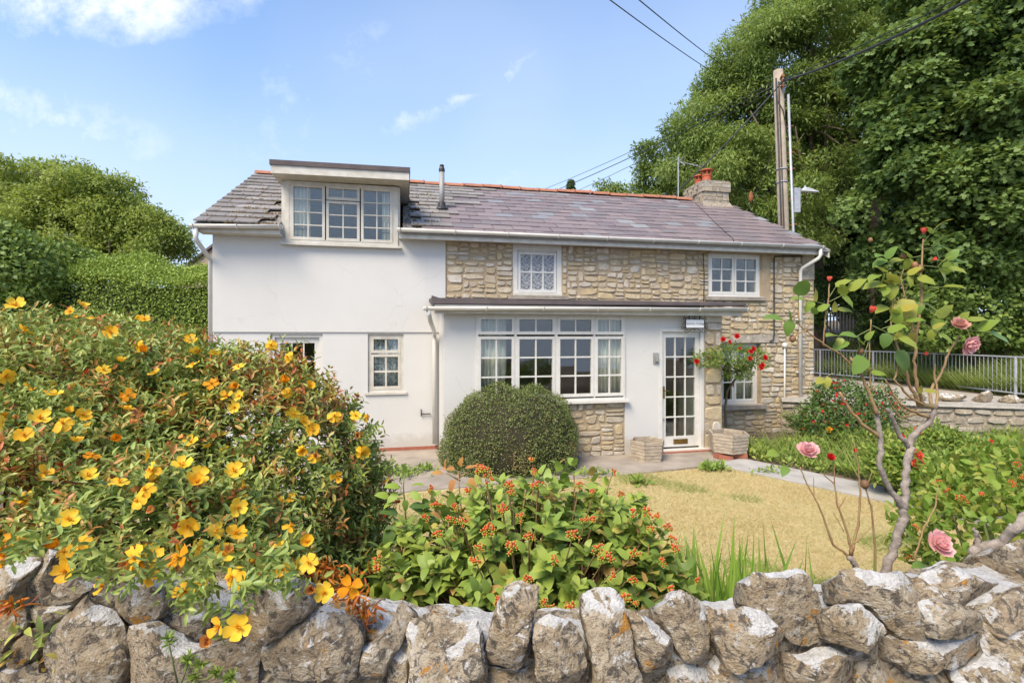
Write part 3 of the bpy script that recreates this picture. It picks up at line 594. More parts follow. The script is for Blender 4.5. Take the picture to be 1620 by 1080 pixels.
# flue, chimney
fs_ = 1.0; fz = rz_(fs_); fxx = hx(699, 1.0)
fl = MB().tube([(fxx, fs_, fz - .05), (fxx, fs_, fz + .75)], .05, 14).build('flue_pipe', M['lead'], COT, True)
MB().lathe([(.13, .0), (.12, .02), (.075, .06), (.065, .13), (.052, .14)], (fxx, fs_ - .02, fz + .01), 14).build('flue_collar', M['black'], fl)
MB().lathe([(.055, .0), (.058, .05), (.04, .10), (.045, .12), (.03, .14)], (fxx, fs_, fz + .73), 14).build('flue_cap', M['black'], fl)
CX0, CX1, CY0, CY1, CZ1 = 10.15, 10.84, 2.5, 3.35, 5.74
ch = MB().box(CX0 + .03, CX1 - .03, CY0 + .03, CY1 - .03, 4.8, CZ1 - .02).build('chimney', M['mortar'], COT)
q = random.Random(3)
z = 4.98
while z < CZ1 - .03:
    h = q.uniform(.09, .13); off = -.03 if z > CZ1 - .26 else 0
    for (xa, xb, face) in ((CX0 + off, CX1 - off, 0), (CY0 + off, CY1 - off, 1), (CY0 + off, CY1 - off, 2)):
        x = xa
        while x < xb - .02:
            w = min(q.uniform(.16, .34), xb - x); w = xb - x if xb - x - w < .08 else w; g = .006; e = q.uniform(0, .018)
            if face == 0: bb = (x + g, x + w - g, CY0 + off - e, CY0 + .05)
            elif face == 1: bb = (CX0 + off - e, CX0 + .05, x + g + .05, x + w - g)
            else: bb = (CX1 - .05, CX1 - off + e, x + g + .05, x + w - g)
            mb = MB().box(*bb, z + .004, min(z + h - .004, CZ1)).build('chimney_stone', M['stone2'], ch); x += w
    z += h
MB().box(CX0 - .01, CX1 + .01, CY0 - .01, CY1 + .01, CZ1 + .001, CZ1 + .04).build('chimney_cap', M['rubble'], ch)
for x, y, h, r in ((hx(1118, 2.85), 2.85, .34, .115), (hx(1105, 3.1), 3.1, .26, .10)):
    pt = MB().lathe([(r * 1.15, 0), (r * 1.15, .04), (r, .06), (r * .95, h * .55), (r * 1.05, h * .58), (r * 1.05, h * .66), (r * .9, h * .68), (r * .9, h * .7)], (x, y, CZ1 + .04), 16).build('chimney_pot', M['pot'], ch)
    m = MB()
    for k in range(6): a_ = k * 1.047; m.box(x + r * .85 * math.cos(a_) - .015, x + r * .85 * math.cos(a_) + .015, y + r * .85 * math.sin(a_) - .015, y + r * .85 * math.sin(a_) + .015, CZ1 + .04 + h * .7, CZ1 + .04 + h)
    m.lathe([(r * 1.35, 0), (r * 1.35, .02), (r * .5, .06), (0.01, .07)], (x, y, CZ1 + .04 + h), 16).build('pot_cowl', M['pot'], ch)
MB().prism([(CX0 - .1, CY0 - .12, rz_(CY0 - .12) + .02), (CX1 + .05, CY0 - .12, rz_(CY0 - .12) + .02), (CX1 + .02, CY0 + .05, rz_(CY0) + .16), (CX0 - .02, CY0 + .05, rz_(CY0) + .16)], (0, 0, .02)).build('chimney_flashing', M['rubble'], ch)
# black cable over the slates
pts = []
for px, s in ((1100, 2.6), (1109, 2.1), (1121, 1.5), (1134, .9), (1147, .4), (1159, .0), (1162, -.27)): pts.append((hx(px, s), s, rz_(s) + .035))
pipe(pts, .009, 'roof_cable', 'cable', 5)
# ================================================================== foliage tools
def nrm(a): return a / np.maximum(np.linalg.norm(a, axis=-1, keepdims=True), 1e-9)
def frames(d, up, l, w):
    y = nrm(d); x = nrm(np.cross(y, up)); z = np.cross(x, y)
    l = np.broadcast_to(np.asarray(l, float), (len(y),)); w = np.broadcast_to(np.asarray(w, float), (len(y),))
    return np.stack([x * w[:, None], y * l[:, None], z * l[:, None]], 1)
def leaf_tpl(fold=.18, curl=.14, ws=(.36, .5, .30), ys=(.16, .42, .78)):      # folded, curled blade: 9 points, 8 triangles
    V = [(0, 0, 0), (0, .5, curl * .5), (0, 1, -curl)] + [(-w, y, fold * w * 2 - curl * y * y * .4) for w, y in zip(ws, ys)] + [(w, y, fold * w * 2 - curl * y * y * .4) for w, y in zip(ws, ys)]
    V = np.array(V, float); V[:, 2] *= .6
    return V, np.array([(0, 1, 3), (3, 1, 4), (4, 1, 5), (1, 2, 5), (0, 6, 1), (6, 7, 1), (7, 8, 1), (1, 8, 2)])
LEAF = leaf_tpl(); OVATE = leaf_tpl(.13, .24, (.40, .5, .33), (.12, .36, .76))
FAR = (np.array([(0, 0, 0), (-.5, .45, .10), (0, 1, -.12), (.5, .45, .10)], float), np.array([(0, 1, 3), (1, 2, 3)]))
LOBED = (np.array([(0, 0, 0), (-.62, .28, .05), (-.22, .42, 0), (-.42, .86, -.05), (0, 1.0, -.12), (.42, .86, -.05), (.22, .42, 0), (.62, .28, .05)], float), np.array([(0, 2, 1), (0, 3, 2), (0, 4, 3), (0, 5, 4), (0, 6, 5), (0, 7, 6)]))
BLADE = (np.array([(-.5, 0, 0), (.5, 0, 0), (-.4, .5, .08), (.4, .5, .08), (0, 1, -.06)], float), np.array([(0, 1, 2), (1, 3, 2), (2, 3, 4)]))
def scatter(tpl, pos, fr, tint):
    V, T = tpl; k = len(V); n = len(pos)
    VV_ = np.einsum('kj,njc->nkc', V, fr) + pos[:, None, :]
    FF = (T[None] + (np.arange(n) * k)[:, None, None]).reshape(-1, T.shape[1])
    return VV_.reshape(-1, 3), FF, np.repeat(tint, k)
def scatter_obj(name, tpl, pos, fr, tint, mat, parent, org, kind=None, single=0, single_name='leaf'):
    """joined leaves; the `single` ones nearest the camera become objects of their own"""
    pos = pos - np.asarray(org)
    if single:
        cam_d = np.linalg.norm(pos + np.asarray(org) - np.array([0, 0, CH]), axis=1)
        idx = np.argsort(cam_d)[:single]; keep = np.ones(len(pos), bool); keep[idx] = False
        var = []
        for k in range(6):
            me = mesh_np(single_name, tpl[0], tpl[1], np.full(len(tpl[0]), (k + .5) / 6)); me.materials.append(mat); var.append(me)
        for i in idx:
            o = link(single_name, var[min(5, int(tint[i] * 6))], parent)
            f = fr[i]; m = Matrix.Identity(4)
            for c in range(3):
                for r in range(3): m[r][c] = f[c][r]
            m.translation = Vector(pos[i]); o.matrix_basis = m
        pos, fr, tint = pos[keep], fr[keep], tint[keep]
    if single and kind is None: kind = 'stuff'
    if len(pos):
        V, F, T = scatter(tpl, pos, fr, tint); return link(name, mesh_np(name, V, F, T), parent, mat, kind)
def rdir(n, r=rng): return nrm(r.normal(size=(n, 3)))
class Ell:
    def __init__(s, blobs): s.c = np.array([b[0] for b in blobs], float); s.r = np.array([b[1] for b in blobs], float)
    def surf(s, n, r=rng, up=-.6, lump=.10, shell=(1, 1)):  # points on the outside of the union, with normals
        area = s.r[:, 0] * s.r[:, 1] + s.r[:, 0] * s.r[:, 2] + s.r[:, 1] * s.r[:, 2]; k = r.choice(len(s.c), size=int(n * 1.8), p=area / area.sum())
        d = rdir(len(k), r); d = d[d[:, 2] > up]; k = k[:len(d)]
        f = r.uniform(*shell, size=len(d)) * (1 + lump * np.sin(d[:, 0] * 7 + k * 2.1) * np.sin(d[:, 1] * 6 + k) * np.cos(d[:, 2] * 6.5 + 1.3 * k))
        p = s.c[k] + d * s.r[k] * f[:, None]; nn = nrm(d / s.r[k]); ok = np.ones(len(p), bool)
        for j in range(len(s.c)): ok &= (((p - s.c[j]) / s.r[j]) ** 2).sum(1) > np.where(k == j, 0, .62)
        return p[ok][:n], nn[ok][:n]
    def ray(s, px, py):                                       # first hit of a view ray on the union
        d = np.array([(px - 810) / FPX, 1, (HZ - py) / FPX]); o = np.array([0, 0, CH]); best = None
        for c, r in zip(s.c, s.r):
            a = d / r; b = (o - c) / r; A, B, C_ = a @ a, a @ b, b @ b - 1; D = B * B - A * C_
            if D > 0:
                t = (-B - math.sqrt(D)) / A
                if best is None or t < best[0]: p = o + d * t; best = (t, p, nrm(((p - c) / r ** 2)[None])[0])
        if best is None:
            i = int(np.argmin(np.abs(s.c[:, 0] - d[0] * s.c[:, 1]))); p = o + d * s.c[i][1]; return p, nrm(np.array([[0, -.5, .6]]))[0]
        return best[1], best[2]
# ================================================================== trees
def tree(name, label, base, trunk_h, tr, blobs, n, size, mat, tpl=FAR, seed=1, group=None, cl=26, clr=.45, aspect=.5, droop=.35, spread=(.55, 1.05), lean=(0, 0), subs=24):
    r = np.random.default_rng(seed); base = np.array([base[0], base[1], float(gz(base[0], base[1])) - .1])
    T = thing(name, label, 'tree', base, group=group)
    E = Ell(blobs); top = np.array([base[0] + lean[0], base[1] + lean[1], base[2] + trunk_h])
    mb = MB(base)
    mid = (base + top) / 2 + np.array([r.uniform(-.15, .15), r.uniform(-.15, .15), 0])
    mb.tube([base, base + (0, 0, .35), mid, top], [tr * 1.5, tr * 1.08, tr * .9, tr * .72], 12)
    mb.build('trunk', M['bark'], T, True)
    mb = MB(base)
    for c, rad in zip(E.c, E.r):
        for _ in range(3):
            e = c + rdir(1, r)[0] * rad * .65; s0 = top + (base - top) * r.uniform(0, .35); m1 = s0 * .5 + e * .5 + np.array([r.uniform(-.3, .3), r.uniform(-.3, .3), r.uniform(.0, .6)])
            mb.tube([s0, s0 * .75 + m1 * .25 + (0, 0, .1), m1, e], [tr * .5, tr * .36, tr * .24, tr * .08], 7)
            for _ in range(2): e2 = m1 + rdir(1, r)[0] * rad * .7; mb.tube([m1, (m1 + e2) / 2 + (0, 0, .15), e2], [tr * .18, tr * .12, tr * .04], 5)
    mb.build('limbs', M['bark'], T, True)
    sub_c, sub_r, sub_o = [], [], []                           # billows on every bough
    for c, rad in zip(E.c, E.r):
        for _ in range(subs):
            d_ = rdir(1, r)[0]; d_[2] = d_[2] * .9 + .1; rr = rad.min() * r.uniform(.22, .46); sub_c.append(c + d_ * rad * r.uniform(.45, 1.0)); sub_r.append(rr); sub_o.append(d_)
    sub_c, sub_r, sub_o = np.array(sub_c), np.array(sub_r), np.array(sub_o); k = r.choice(len(sub_c), size=n, p=sub_r ** 2 / (sub_r ** 2).sum()); m = n
    dd = nrm(rdir(m, r) + np.array([0, 0, .45]) + sub_o[k] * .35)
    pos = sub_c[k] + dd * (sub_r[k] * (1.08 - .55 * r.uniform(0, 1, m) ** 2))[:, None] * np.array([1.15, 1.15, .72]) + r.normal(size=(m, 3)) * .09
    d = nrm(dd * .7 + r.normal(size=(m, 3)) * .55 + np.array([0, 0, -droop])); up = nrm(np.array([0, 0, .8]) + dd * .8 + r.normal(size=(m, 3)) * .45)
    l = size * r.uniform(.5, 1.3, m); ct = r.uniform(0, 1, len(sub_c))
    scatter_obj('crown', tpl, pos, frames(d, up, l, l * aspect), np.clip(.6 * ct[k] + .4 * r.uniform(0, 1, m), 0, 1), mat, T, base)
    return T
def pb(px, py, Y, rx, ry, rz): return (P(px, py, Y), (rx, ry, rz))
M['ash'] = leafmat('ash_leaf', [(.105, .17, .038), (.185, .265, .062), (.285, .37, .10)], .45)
M['syc'] = leafmat('sycamore_leaf', [(.075, .14, .038), (.135, .215, .056), (.21, .295, .08)], .36)
M['ivy'] = leafmat('bank_leaf', [(.09, .16, .03), (.17, .255, .05), (.26, .345, .08)], .25)
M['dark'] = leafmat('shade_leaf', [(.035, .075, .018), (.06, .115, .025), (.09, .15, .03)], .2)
GR = 'trees behind the cottage and the lane'
tree('ash_tree', 'tall feathery ash tree rising behind the telegraph pole', (12.4, 20.5), 6.5, .30,
     [pb(1240, 130, 20, 3.2, 2.5, 2.6), pb(1180, 215, 20, 2.7, 2.2, 2.2), pb(1150, 290, 19.5, 2.2, 2, 1.7), pb(1310, 60, 20, 3.2, 2.5, 3.2), pb(1290, 240, 19, 2.2, 2.0, 1.8), pb(1350, 170, 20.5, 2.7, 2.4, 2.6), pb(1100, 215, 21, 1.3, 1.3, 1.0), pb(1250, 350, 18.5, 1.7, 1.5, 1.6), pb(1200, 40, 21, 1.4, 1.4, 1.2), pb(1165, 130, 20.5, 1.3, 1.2, 1.2), pb(1235, 60, 20.5, 1.6, 1.4, 1.5)],
     140000, .19, M['ash'], seed=3, group=GR, cl=70, clr=.52, aspect=.30, droop=.5)
tree('ash_tree', 'ash tree with slender bare trunk seen between the pole and the sycamore', (14.2, 19.6), 8.5, .22,
     [pb(1400, 40, 19.5, 2.8, 2.2, 2.6), pb(1440, -60, 19, 3.2, 2.4, 2.6), pb(1350, -60, 20, 3.2, 2.4, 2.4), pb(1450, 130, 20, 2.2, 2, 2.2)],
     50000, .19, M['ash'], seed=8, group=GR, cl=70, clr=.52, aspect=.32, droop=.5)
tree('sycamore_tree', 'dense dark sycamore with big lobed leaves above the ivy bank', (15.6, 15.4), 6.0, .34,
     [pb(1540, 110, 14.6, 2.6, 2, 2.3), pb(1640, 60, 14, 2.6, 2, 2.6), pb(1470, 210, 15, 1.8, 1.6, 1.7), pb(1570, 250, 14, 2.3, 1.7, 1.7), pb(1470, 320, 15, 1.9, 1.5, 1.5), pb(1560, -40, 14.6, 2.6, 2, 2), pb(1650, 300, 13.6, 1.8, 1.6, 2.2), pb(1545, 385, 14.2, 1.7, 1.3, 1.2), pb(1430, 120, 15.5, 1.2, 1.2, 1.5), pb(1395, 410, 16, .9, .9, .9)],
     98000, .145, M['syc'], LOBED, seed=5, group=GR, cl=40, clr=.45, aspect=.95, droop=.3)
tree('small_tree', 'rounded light green tree showing above the chimney and ridge', (7.6, 25), 3.2, .18,
     [pb(1060, 275, 24, 1.5, 1.4, 1.4), pb(1000, 310, 25, 1.5, 1.3, .9), pb(1120, 260, 23.5, 1.6, 1.5, 1.6), pb(1075, 320, 24, 2.2, 1.5, 1.4), pb(955, 325, 26, 1.0, 1.0, .7), pb(1180, 330, 23, 1.8, 1.5, 1.7)],
     34000, .19, M['ash'], seed=12, group=GR, cl=50, clr=.42, aspect=.4)
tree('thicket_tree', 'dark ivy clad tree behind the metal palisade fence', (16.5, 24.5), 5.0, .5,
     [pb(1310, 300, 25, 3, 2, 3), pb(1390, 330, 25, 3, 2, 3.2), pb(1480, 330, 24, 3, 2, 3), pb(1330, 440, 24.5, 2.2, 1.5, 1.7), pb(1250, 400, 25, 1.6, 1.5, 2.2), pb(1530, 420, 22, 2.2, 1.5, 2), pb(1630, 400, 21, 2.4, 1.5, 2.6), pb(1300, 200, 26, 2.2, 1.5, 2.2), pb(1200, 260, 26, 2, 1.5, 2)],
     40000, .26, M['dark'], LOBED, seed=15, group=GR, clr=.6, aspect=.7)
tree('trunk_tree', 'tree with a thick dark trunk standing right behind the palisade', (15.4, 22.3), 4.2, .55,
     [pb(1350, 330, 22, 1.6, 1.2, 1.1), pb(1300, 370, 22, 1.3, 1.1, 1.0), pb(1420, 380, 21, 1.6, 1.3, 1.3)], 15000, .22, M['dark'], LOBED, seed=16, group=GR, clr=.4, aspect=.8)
M['ltree'] = leafmat('lime_green_leaf', [(.17, .235, .042), (.28, .35, .07), (.39, .45, .115)], .48)
tree('garden_tree', 'broad loose green tree beyond the clipped hedge', (-12.6, 16.5), 2.6, .26,
     [pb(60, 325, 16, 2.0, 1.8, 1.0), pb(140, 335, 16, 1.7, 1.6, 1.0), pb(205, 365, 15.8, 1.3, 1.2, .8), pb(-40, 320, 16, 1.8, 1.6, 1.2), pb(100, 380, 15.6, 2.2, 1.8, 1.0), pb(250, 385, 15.6, 1.0, 1.0, .7), pb(0, 400, 15, 2, 1.5, 1.2), pb(90, 292, 16, 1.5, 1.2, .75), pb(150, 310, 16, 1.2, 1.1, .7), pb(180, 400, 15.4, 2.0, 1.4, .7), pb(170, 350, 15.8, 1.4, 1.3, .8), pb(20, 282, 16, 1.2, 1.1, .6), pb(-50, 275, 16, 1.2, 1.1, .7), pb(245, 375, 15.7, .9, .9, .5)],
     100000, .13, M['ltree'], seed=21, subs=30, cl=50, clr=.33, aspect=.42)
c0 = P(903, 310, 60); T = thing('conifer_tree', 'tiny distant conifer tip poking above the ridge', 'tree', (c0[0], c0[1], 0))
MB().tube([(0, 0, 0), (0, 0, 20)], [.4, .05], 6).build('trunk', M['bark'], T)
r_ = np.random.default_rng(2); n = 2600; h = r_.uniform(8, 20.4, n); a_ = r_.uniform(0, 6.28, n); rad = (20.6 - h) * .16 * r_.uniform(.2, 1.1, n); d = np.stack([np.cos(a_), np.sin(a_), np.full(n, -.3)], 1)
scatter_obj('crown', FAR, np.stack([np.cos(a_) * rad, np.sin(a_) * rad, h], 1), frames(d, np.tile([[0, 0, 1.]], (n, 1)), .6, .25), r_.uniform(0, 1, n), M['dark'], T, (0, 0, 0))
# shrubs on the bank and undergrowth
def shrub(name, label, blobs, n, size, mat, tpl=FAR, seed=1, cat='shrub', group=None, aspect=.6, shell=(.75, 1.04), droop=.1, stems=8, base=None, single=0, up=-.7, stem_mat='bark', lump=.1, jit=.5):
    r = np.random.default_rng(seed); E = Ell(blobs); c = E.c.mean(0) if base is None else np.array(base, float); z = float(gz(c[0], c[1])); org = np.array([c[0], c[1], z])
    T = thing(name, label, cat, org, group=group)
    p, nn = E.surf(n, r, up, lump, shell); ok = p[:, 2] > gz(p[:, 0], p[:, 1]) + .01; p, nn = p[ok], nn[ok]; m = len(p)
    d = nrm(nn * .5 + r.normal(size=(m, 3)) * jit + np.array([0, 0, .25 - droop])); u = nrm(nn + r.normal(size=(m, 3)) * .5 + np.array([0, 0, .4]))
    l = size * r.uniform(.6, 1.3, m)
    scatter_obj('foliage', tpl, p, frames(d, u, l, l * aspect), r.uniform(0, 1, m), mat, T, org, single=single)
    mb = MB(org)
    for k in range(stems):
        e = E.c[k % len(E.c)] + rdir(1, r)[0] * E.r[k % len(E.c)] * .8; e[2] = max(e[2], z + .1); s = org + np.array([r.uniform(-.08, .08), r.uniform(-.08, .08), 0]); q = size * .12 + .004
        mb.tube([s, (s + e) / 2 + rdir(1, r)[0] * .04, e], [q * 2, q * 1.3, q * .5], 5)
    mb.build('stems', M[stem_mat], T, True)
    return T, E, org
shrub('bank_shrub', 'bright leafy shrub covering the bank below the sycamore', [pb(1560, 470, 14.6, 1.9, .9, 1.0), pb(1640, 440, 14.2, 1.5, .9, 1.5), pb(1500, 520, 15, 1.3, .8, .7), pb(1600, 520, 14.6, 1.6, .8, .6), pb(1460, 450, 15.6, 1.0, .8, .8)], 22000, .13, M['ivy'], seed=31, aspect=.75, shell=(.8, 1.06), up=-.9, lump=.2)
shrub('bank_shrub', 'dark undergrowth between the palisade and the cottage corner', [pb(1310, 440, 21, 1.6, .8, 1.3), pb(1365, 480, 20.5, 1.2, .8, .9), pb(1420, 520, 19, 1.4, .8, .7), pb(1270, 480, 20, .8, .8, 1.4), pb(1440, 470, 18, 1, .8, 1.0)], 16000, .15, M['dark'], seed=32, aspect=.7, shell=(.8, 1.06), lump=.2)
# hedge on the left
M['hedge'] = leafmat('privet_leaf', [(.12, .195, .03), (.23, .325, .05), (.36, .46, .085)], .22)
HG = thing('clipped_hedge', 'tall clipped green hedge running left of the white gable', 'hedge', (-7, 9.9, 0))
r_ = np.random.default_rng(9); n = 64000
x = -4.55 - 11.5 * r_.uniform(0, 1, n) ** 1.35; z = r_.uniform(.2, 2.98, n) ; yy = 9.5 + np.abs(r_.normal(0, .07, n)) + .05 * np.sin(x * 3) * np.sin(z * 2.5)
nt_ = 56000; xt = -4.55 - 11.5 * r_.uniform(0, 1, nt_) ** 1.35; yt = r_.uniform(0, 1.3, nt_); k_ = .42 * np.clip((-5.2 - xt) / 5, 0, 1) + .05
zt = 2.93 + .22 * np.sqrt(yt) + k_ * yt + .08 * np.sin(xt * 2.3 + 1) + .07 * np.sin(xt * 5.1) * np.sin(yt * 4) + r_.normal(0, .05, nt_)
p = np.concatenate([np.stack([x, yy, z], 1), np.stack([xt, 9.5 + yt, zt], 1)])
d = nrm(r_.normal(size=(n + nt_, 3)) + np.concatenate([np.tile([[0, -.5, .3]], (n, 1)), np.tile([[0, -.3, .9]], (nt_, 1))])); u = nrm(r_.normal(size=(n + nt_, 3)) * .7 + np.concatenate([np.tile([[0, -.9, .4]], (n, 1)), np.tile([[0, -.2, 1.]], (nt_, 1))]))
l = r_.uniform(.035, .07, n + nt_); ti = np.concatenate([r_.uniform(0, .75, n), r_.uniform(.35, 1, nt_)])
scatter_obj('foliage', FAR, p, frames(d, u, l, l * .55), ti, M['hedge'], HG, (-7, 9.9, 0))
MB((-7, 9.9, 0)).box(-15.9, -4.6, 9.62, 10.6, .0, 2.85).build('shade_box', plain('hedge_shade', (.03, .04, .015), (.02, .025, .012), .95, 12, .8), HG)  # solid dark box: the hedge's inner shade is put into its colour
shrub('rough_bush', 'untidy ivy bush rising at the near end of the clipped hedge', [(P(10, 440, 9.2), (.8, .6, .9)), (P(-60, 430, 9.1), (1.0, .6, 1.2)), (P(60, 420, 10.2), (1.2, .5, .5)), (P(-10, 520, 9.2), (.8, .6, 1.2))], 15000, .09, M['ivy'], seed=35, aspect=.7)
# ================================================================== far house beyond the hedge
nb = P(330, 430, 30); NB = thing('neighbouring_house', 'brown gabled house glimpsed beyond the hedge', 'house', (nb[0], nb[1], 0))
MB().prism([(-1.9, 0, 0), (4, 0, 0), (4, 0, 5.2), (.9, 0, 7.6), (-1.9, 0, 5.45)], (0, 6, 0)).build('wall', plain('brown_render', (.33, .26, .19), (.27, .21, .15), .9, 2), NB)
MB().prism([(-2.1, -.15, 5.33), (.9, -.15, 7.65), (.9, -.15, 7.8), (-2.2, -.15, 5.42)], (0, 6.3, 0)).prism([(.9, -.15, 7.65), (4.2, -.15, 5.1), (4.3, -.15, 5.2), (.9, -.15, 7.8)], (0, 6.3, 0)).build('roof', M['felt'], NB)
wn = MB().box(-.2, .3, -.05, -.002, 5.3, 5.9).build('window', M['paint'], NB); MB().box(-.08, .18, -.08, -.051, 5.42, 5.78).build('pane', plain('dark_pane', (.03, .03, .035), (.04, .04, .045), .1, 3), wn)
# ================================================================== pole, lamp, cables, aerial
py_ = 14.0; pbase = P(1249, 530, py_); ptop = P(1231, 112, py_); pbase[2] = .3
POLE = thing('telegraph_pole', 'weathered wooden telegraph pole rising behind the cottage', 'pole', pbase)
ax = lambda f: pbase + (ptop - pbase) * f
MB(pbase).tube([pbase, ax(.5), ptop], [.15, .14, .125], 14).build('shaft', M['polewood'], POLE, True)
for dx, rr_, f1, nm, mm_ in ((.19, .035, .92, 'conduit', 'galv'), (-.13, .022, .97, 'cable_riser', 'cable'), (-.06, .018, .96, 'cable_riser', 'cable')):
    MB(pbase).tube([ax(.0) + (dx, -.12, 0), ax(f1 * .5) + (dx, -.13, 0), ax(f1) + (dx, -.12, 0)], rr_, 8).build(nm, M[mm_], POLE, True)
rust = plain('rusty_steel', (.30, .10, .03), (.18, .07, .03), .85, 20)
for f in (.52, .60, .69, .74, .82): MB(pbase).tube([ax(f) + (.12, -.1, 0), ax(f) + (.28, -.16, .03)], .016, 6).build('step_iron', rust, POLE)
for f in (.655, .695): MB(pbase).lathe([(.155, -.012), (.158, 0), (.155, .012)], tuple(ax(f)), 14).build('steel_band', M['galv'], POLE)
for f in (.955, .94, .97): MB(pbase).tube([ax(f) + (.0, -.13, 0), ax(f) + (.0, -.24, .02)], [.03, .045], 8).build('insulator', rust, POLE)
MB(pbase).tube([ax(.90) + (-.09, -.12, 0), ax(.87) + (.02, -.145, 0), ax(.83) + (.08, -.13, 0), ax(.78) + (.15, -.13, 0)], .014, 6).build('cable_riser', M['cable'], POLE, True)
lb = P(1258, 305, 13.9); LAMP = thing('street_lamp', 'grey street lamp bracketed to the telegraph pole', 'street lamp', lb)
MB().box(-.06, .10, -.08, .06, -.55, .12).build('control_box', M['galv'], LAMP)
MB().tube([(-.1, 0, .04), (.1, 0, .08), (.22, 0, .09)], .025, 8).build('bracket', M['galv'], LAMP)
MB().add([(.15, -.08, .10), (.15, .08, .10), (.62, .05, .03), (.62, -.05, .03), (.15, -.1, .03), (.15, .1, .03), (.62, .07, .015), (.62, -.07, .015), (.3, -.09, .13), (.3, .09, .13)], [(0, 8, 9, 1), (8, 3, 2, 9), (4, 5, 6, 7), (0, 4, 7, 3, 8), (1, 9, 2, 6, 5), (3, 7, 6, 2), (0, 1, 5, 4)]).build('lamp_head', plain('lamp_casing', (.55, .57, .58), (.48, .5, .5), .4, 5), LAMP)
MB().lathe([(.035, 0), (.035, .05), (.02, .07)], (.27, 0, .12), 10).build('photocell', M['galv'], LAMP)
def cable(label, a, b, sag, r, n=14, name='overhead_cable'):
    a, b = np.array(a, float), np.array(b, float); pts = [a + (b - a) * f + np.array([0, 0, -sag * 4 * f * (1 - f)]) for f in np.linspace(0, 1, n)]
    tag(MB(a).tube(pts, r, 6).build(name, M['cable'], None, True), label, 'cable', 'overhead cables').location = a
ck = ax(.955) + (0, -.24, 0)
cable('thick bundled cable swooping from the pole top out over the front garden', ck, P(1560, -14, 7.5), .12, .028)
cable('thin twin of the thick cable bundle from the pole top', ck + (0, 0, .04), P(1556, -22, 7.5), .05, .011)
cable('black service cable from the pole down behind the chimney', ck, house_to_world(9.4, 3.3, 5.25), .10, .020)
for i, (px, py) in enumerate(((850, 303), (872, 301), (896, 305))):
    cable(('uppermost', 'middle', 'lowest')[i] + ' of three thin wires running from the pole low over the ridge', ck + (0, .05, .1 - .1 * i), P(px - 60, py + 22 + i * 3, 34), .25, .011 + .006 * (i == 1))
cable('thin wire crossing the open sky into the ash crown, the lower of two', P(930, -26, 9), P(1130, 116, 19), .05, .012)
cable('thin wire crossing the open sky into the ash crown, the upper of two', P(975, -30, 9), P(1150, 109, 19), .05, .012)
cable('slack stay wire with a rusty insulator hanging from the pole', ax(.80) + (-.1, -.1, 0), P(1183, 335, 15.5), .05, .010)
cable('slack wire hanging between the stay wire and the pole lamp', ax(.66) + (-.1, -.12, 0), P(1188, 305, 15.2), .25, .009)
q_ = P(1188, 312, 15.4); tag(MB(q_).lathe([(.02, -.16), (.06, -.1), (.07, 0), (.05, .12), (.015, .18)], tuple(q_), 10).build('stay_insulator', rust), 'rusty egg shaped insulator strung on the stay wire', 'insulator').location = q_
ab = house_to_world(hx(1073, 3.0), 3.0, RIDGE + .02); AE = thing('tv_aerial', 'thin metal television aerial standing on the ridge beside the chimney', 'aerial', ab)
MB().tube([(0, 0, -.1), (0, 0, 1.12)], .014, 6).build('mast', M['galv'], AE)
MB().tube([(-.02, 0, 1.02), (.62, .1, .90)], .010, 5).build('boom', M['galv'], AE)
for k in range(9): f = k / 8; MB().tube([(-.02 + .64 * f, .1 * f - .13, 1.02 - .12 * f + .07 * math.sin(k)), (-.02 + .64 * f, .1 * f + .13, 1.02 - .12 * f - .07 * math.sin(k))], .005, 4).build('element', M['galv'], AE)
for k in range(3): MB().tube([(.02, -.02, 1.02), (.14 * math.cos(k * .9 - .2), -.1, 1.02 + .17 * math.sin(k * 1.3 - .9))], .006, 4).build('reflector', M['galv'], AE)
# ================================================================== railing, palisade, right garden wall
RP = [(13.35, 8.6), (13.0, 10.6), (12.85, 12.9), (12.95, 15.5), (12.5, 17.5), (11.95, 19.6), (11.4, 21.6)]
RAIL = thing('guard_railing', 'grey galvanised guard railing along the lane below the trees', 'railing', (12.9, 13, .35))
org = np.array([12.9, 13, .35]); bar_me = {}
for i in range(len(RP) - 1):
    a, b = np.array([*RP[i], .35]), np.array([*RP[i+1], .35]); ln = np.linalg.norm(b - a); d = (b - a) / ln
    MB(org).tube([a + (0, 0, -.1), a + (0, 0, 1.06)], .036, 6).build('post', M['galv'], RAIL)
    for z in (.12, 1.04): MB(org).tube([a + (0, 0, z), b + (0, 0, z)], .022, 6).build('rail', M['galv'], RAIL)
    me = bar_me.get(0) or MB().tube([(0, 0, .13), (0, 0, 1.03)], .0085, 5).mesh('bar')
    if 0 not in bar_me: me.materials.append(M['galv']); bar_me[0] = me
    k = int(ln / .125)
    for j in range(1, k): o = link('bar', me, RAIL); o.location = a + d * ln * j / k - org
MB(org).tube([np.array([*RP[-1], .25]), np.array([*RP[-1], 1.41])], .036, 6).build('post', M['galv'], RAIL)
PAL = thing('palisade_fence', 'dark steel palisade fence in the shade of the trees', 'fence', P(1345, 540, 20.5)); org = P(1345, 540, 20.5)
me = MB().add([(-.03, 0, 0), (.03, 0, 0), (.03, 0, 1.15), (0, 0, 1.24), (-.03, 0, 1.15), (-.03, .02, 0), (.03, .02, 0), (.03, .02, 1.15), (0, .02, 1.24), (-.03, .02, 1.15)], [(0, 1, 2, 3, 4), (9, 8, 7, 6, 5), (0, 5, 6, 1), (1, 6, 7, 2), (2, 7, 8, 3), (3, 8, 9, 4), (4, 9, 5, 0)]).mesh('pale'); me.materials.append(plain('grey_pale_steel', (.23, .235, .235), (.16, .165, .165), .6, 8))
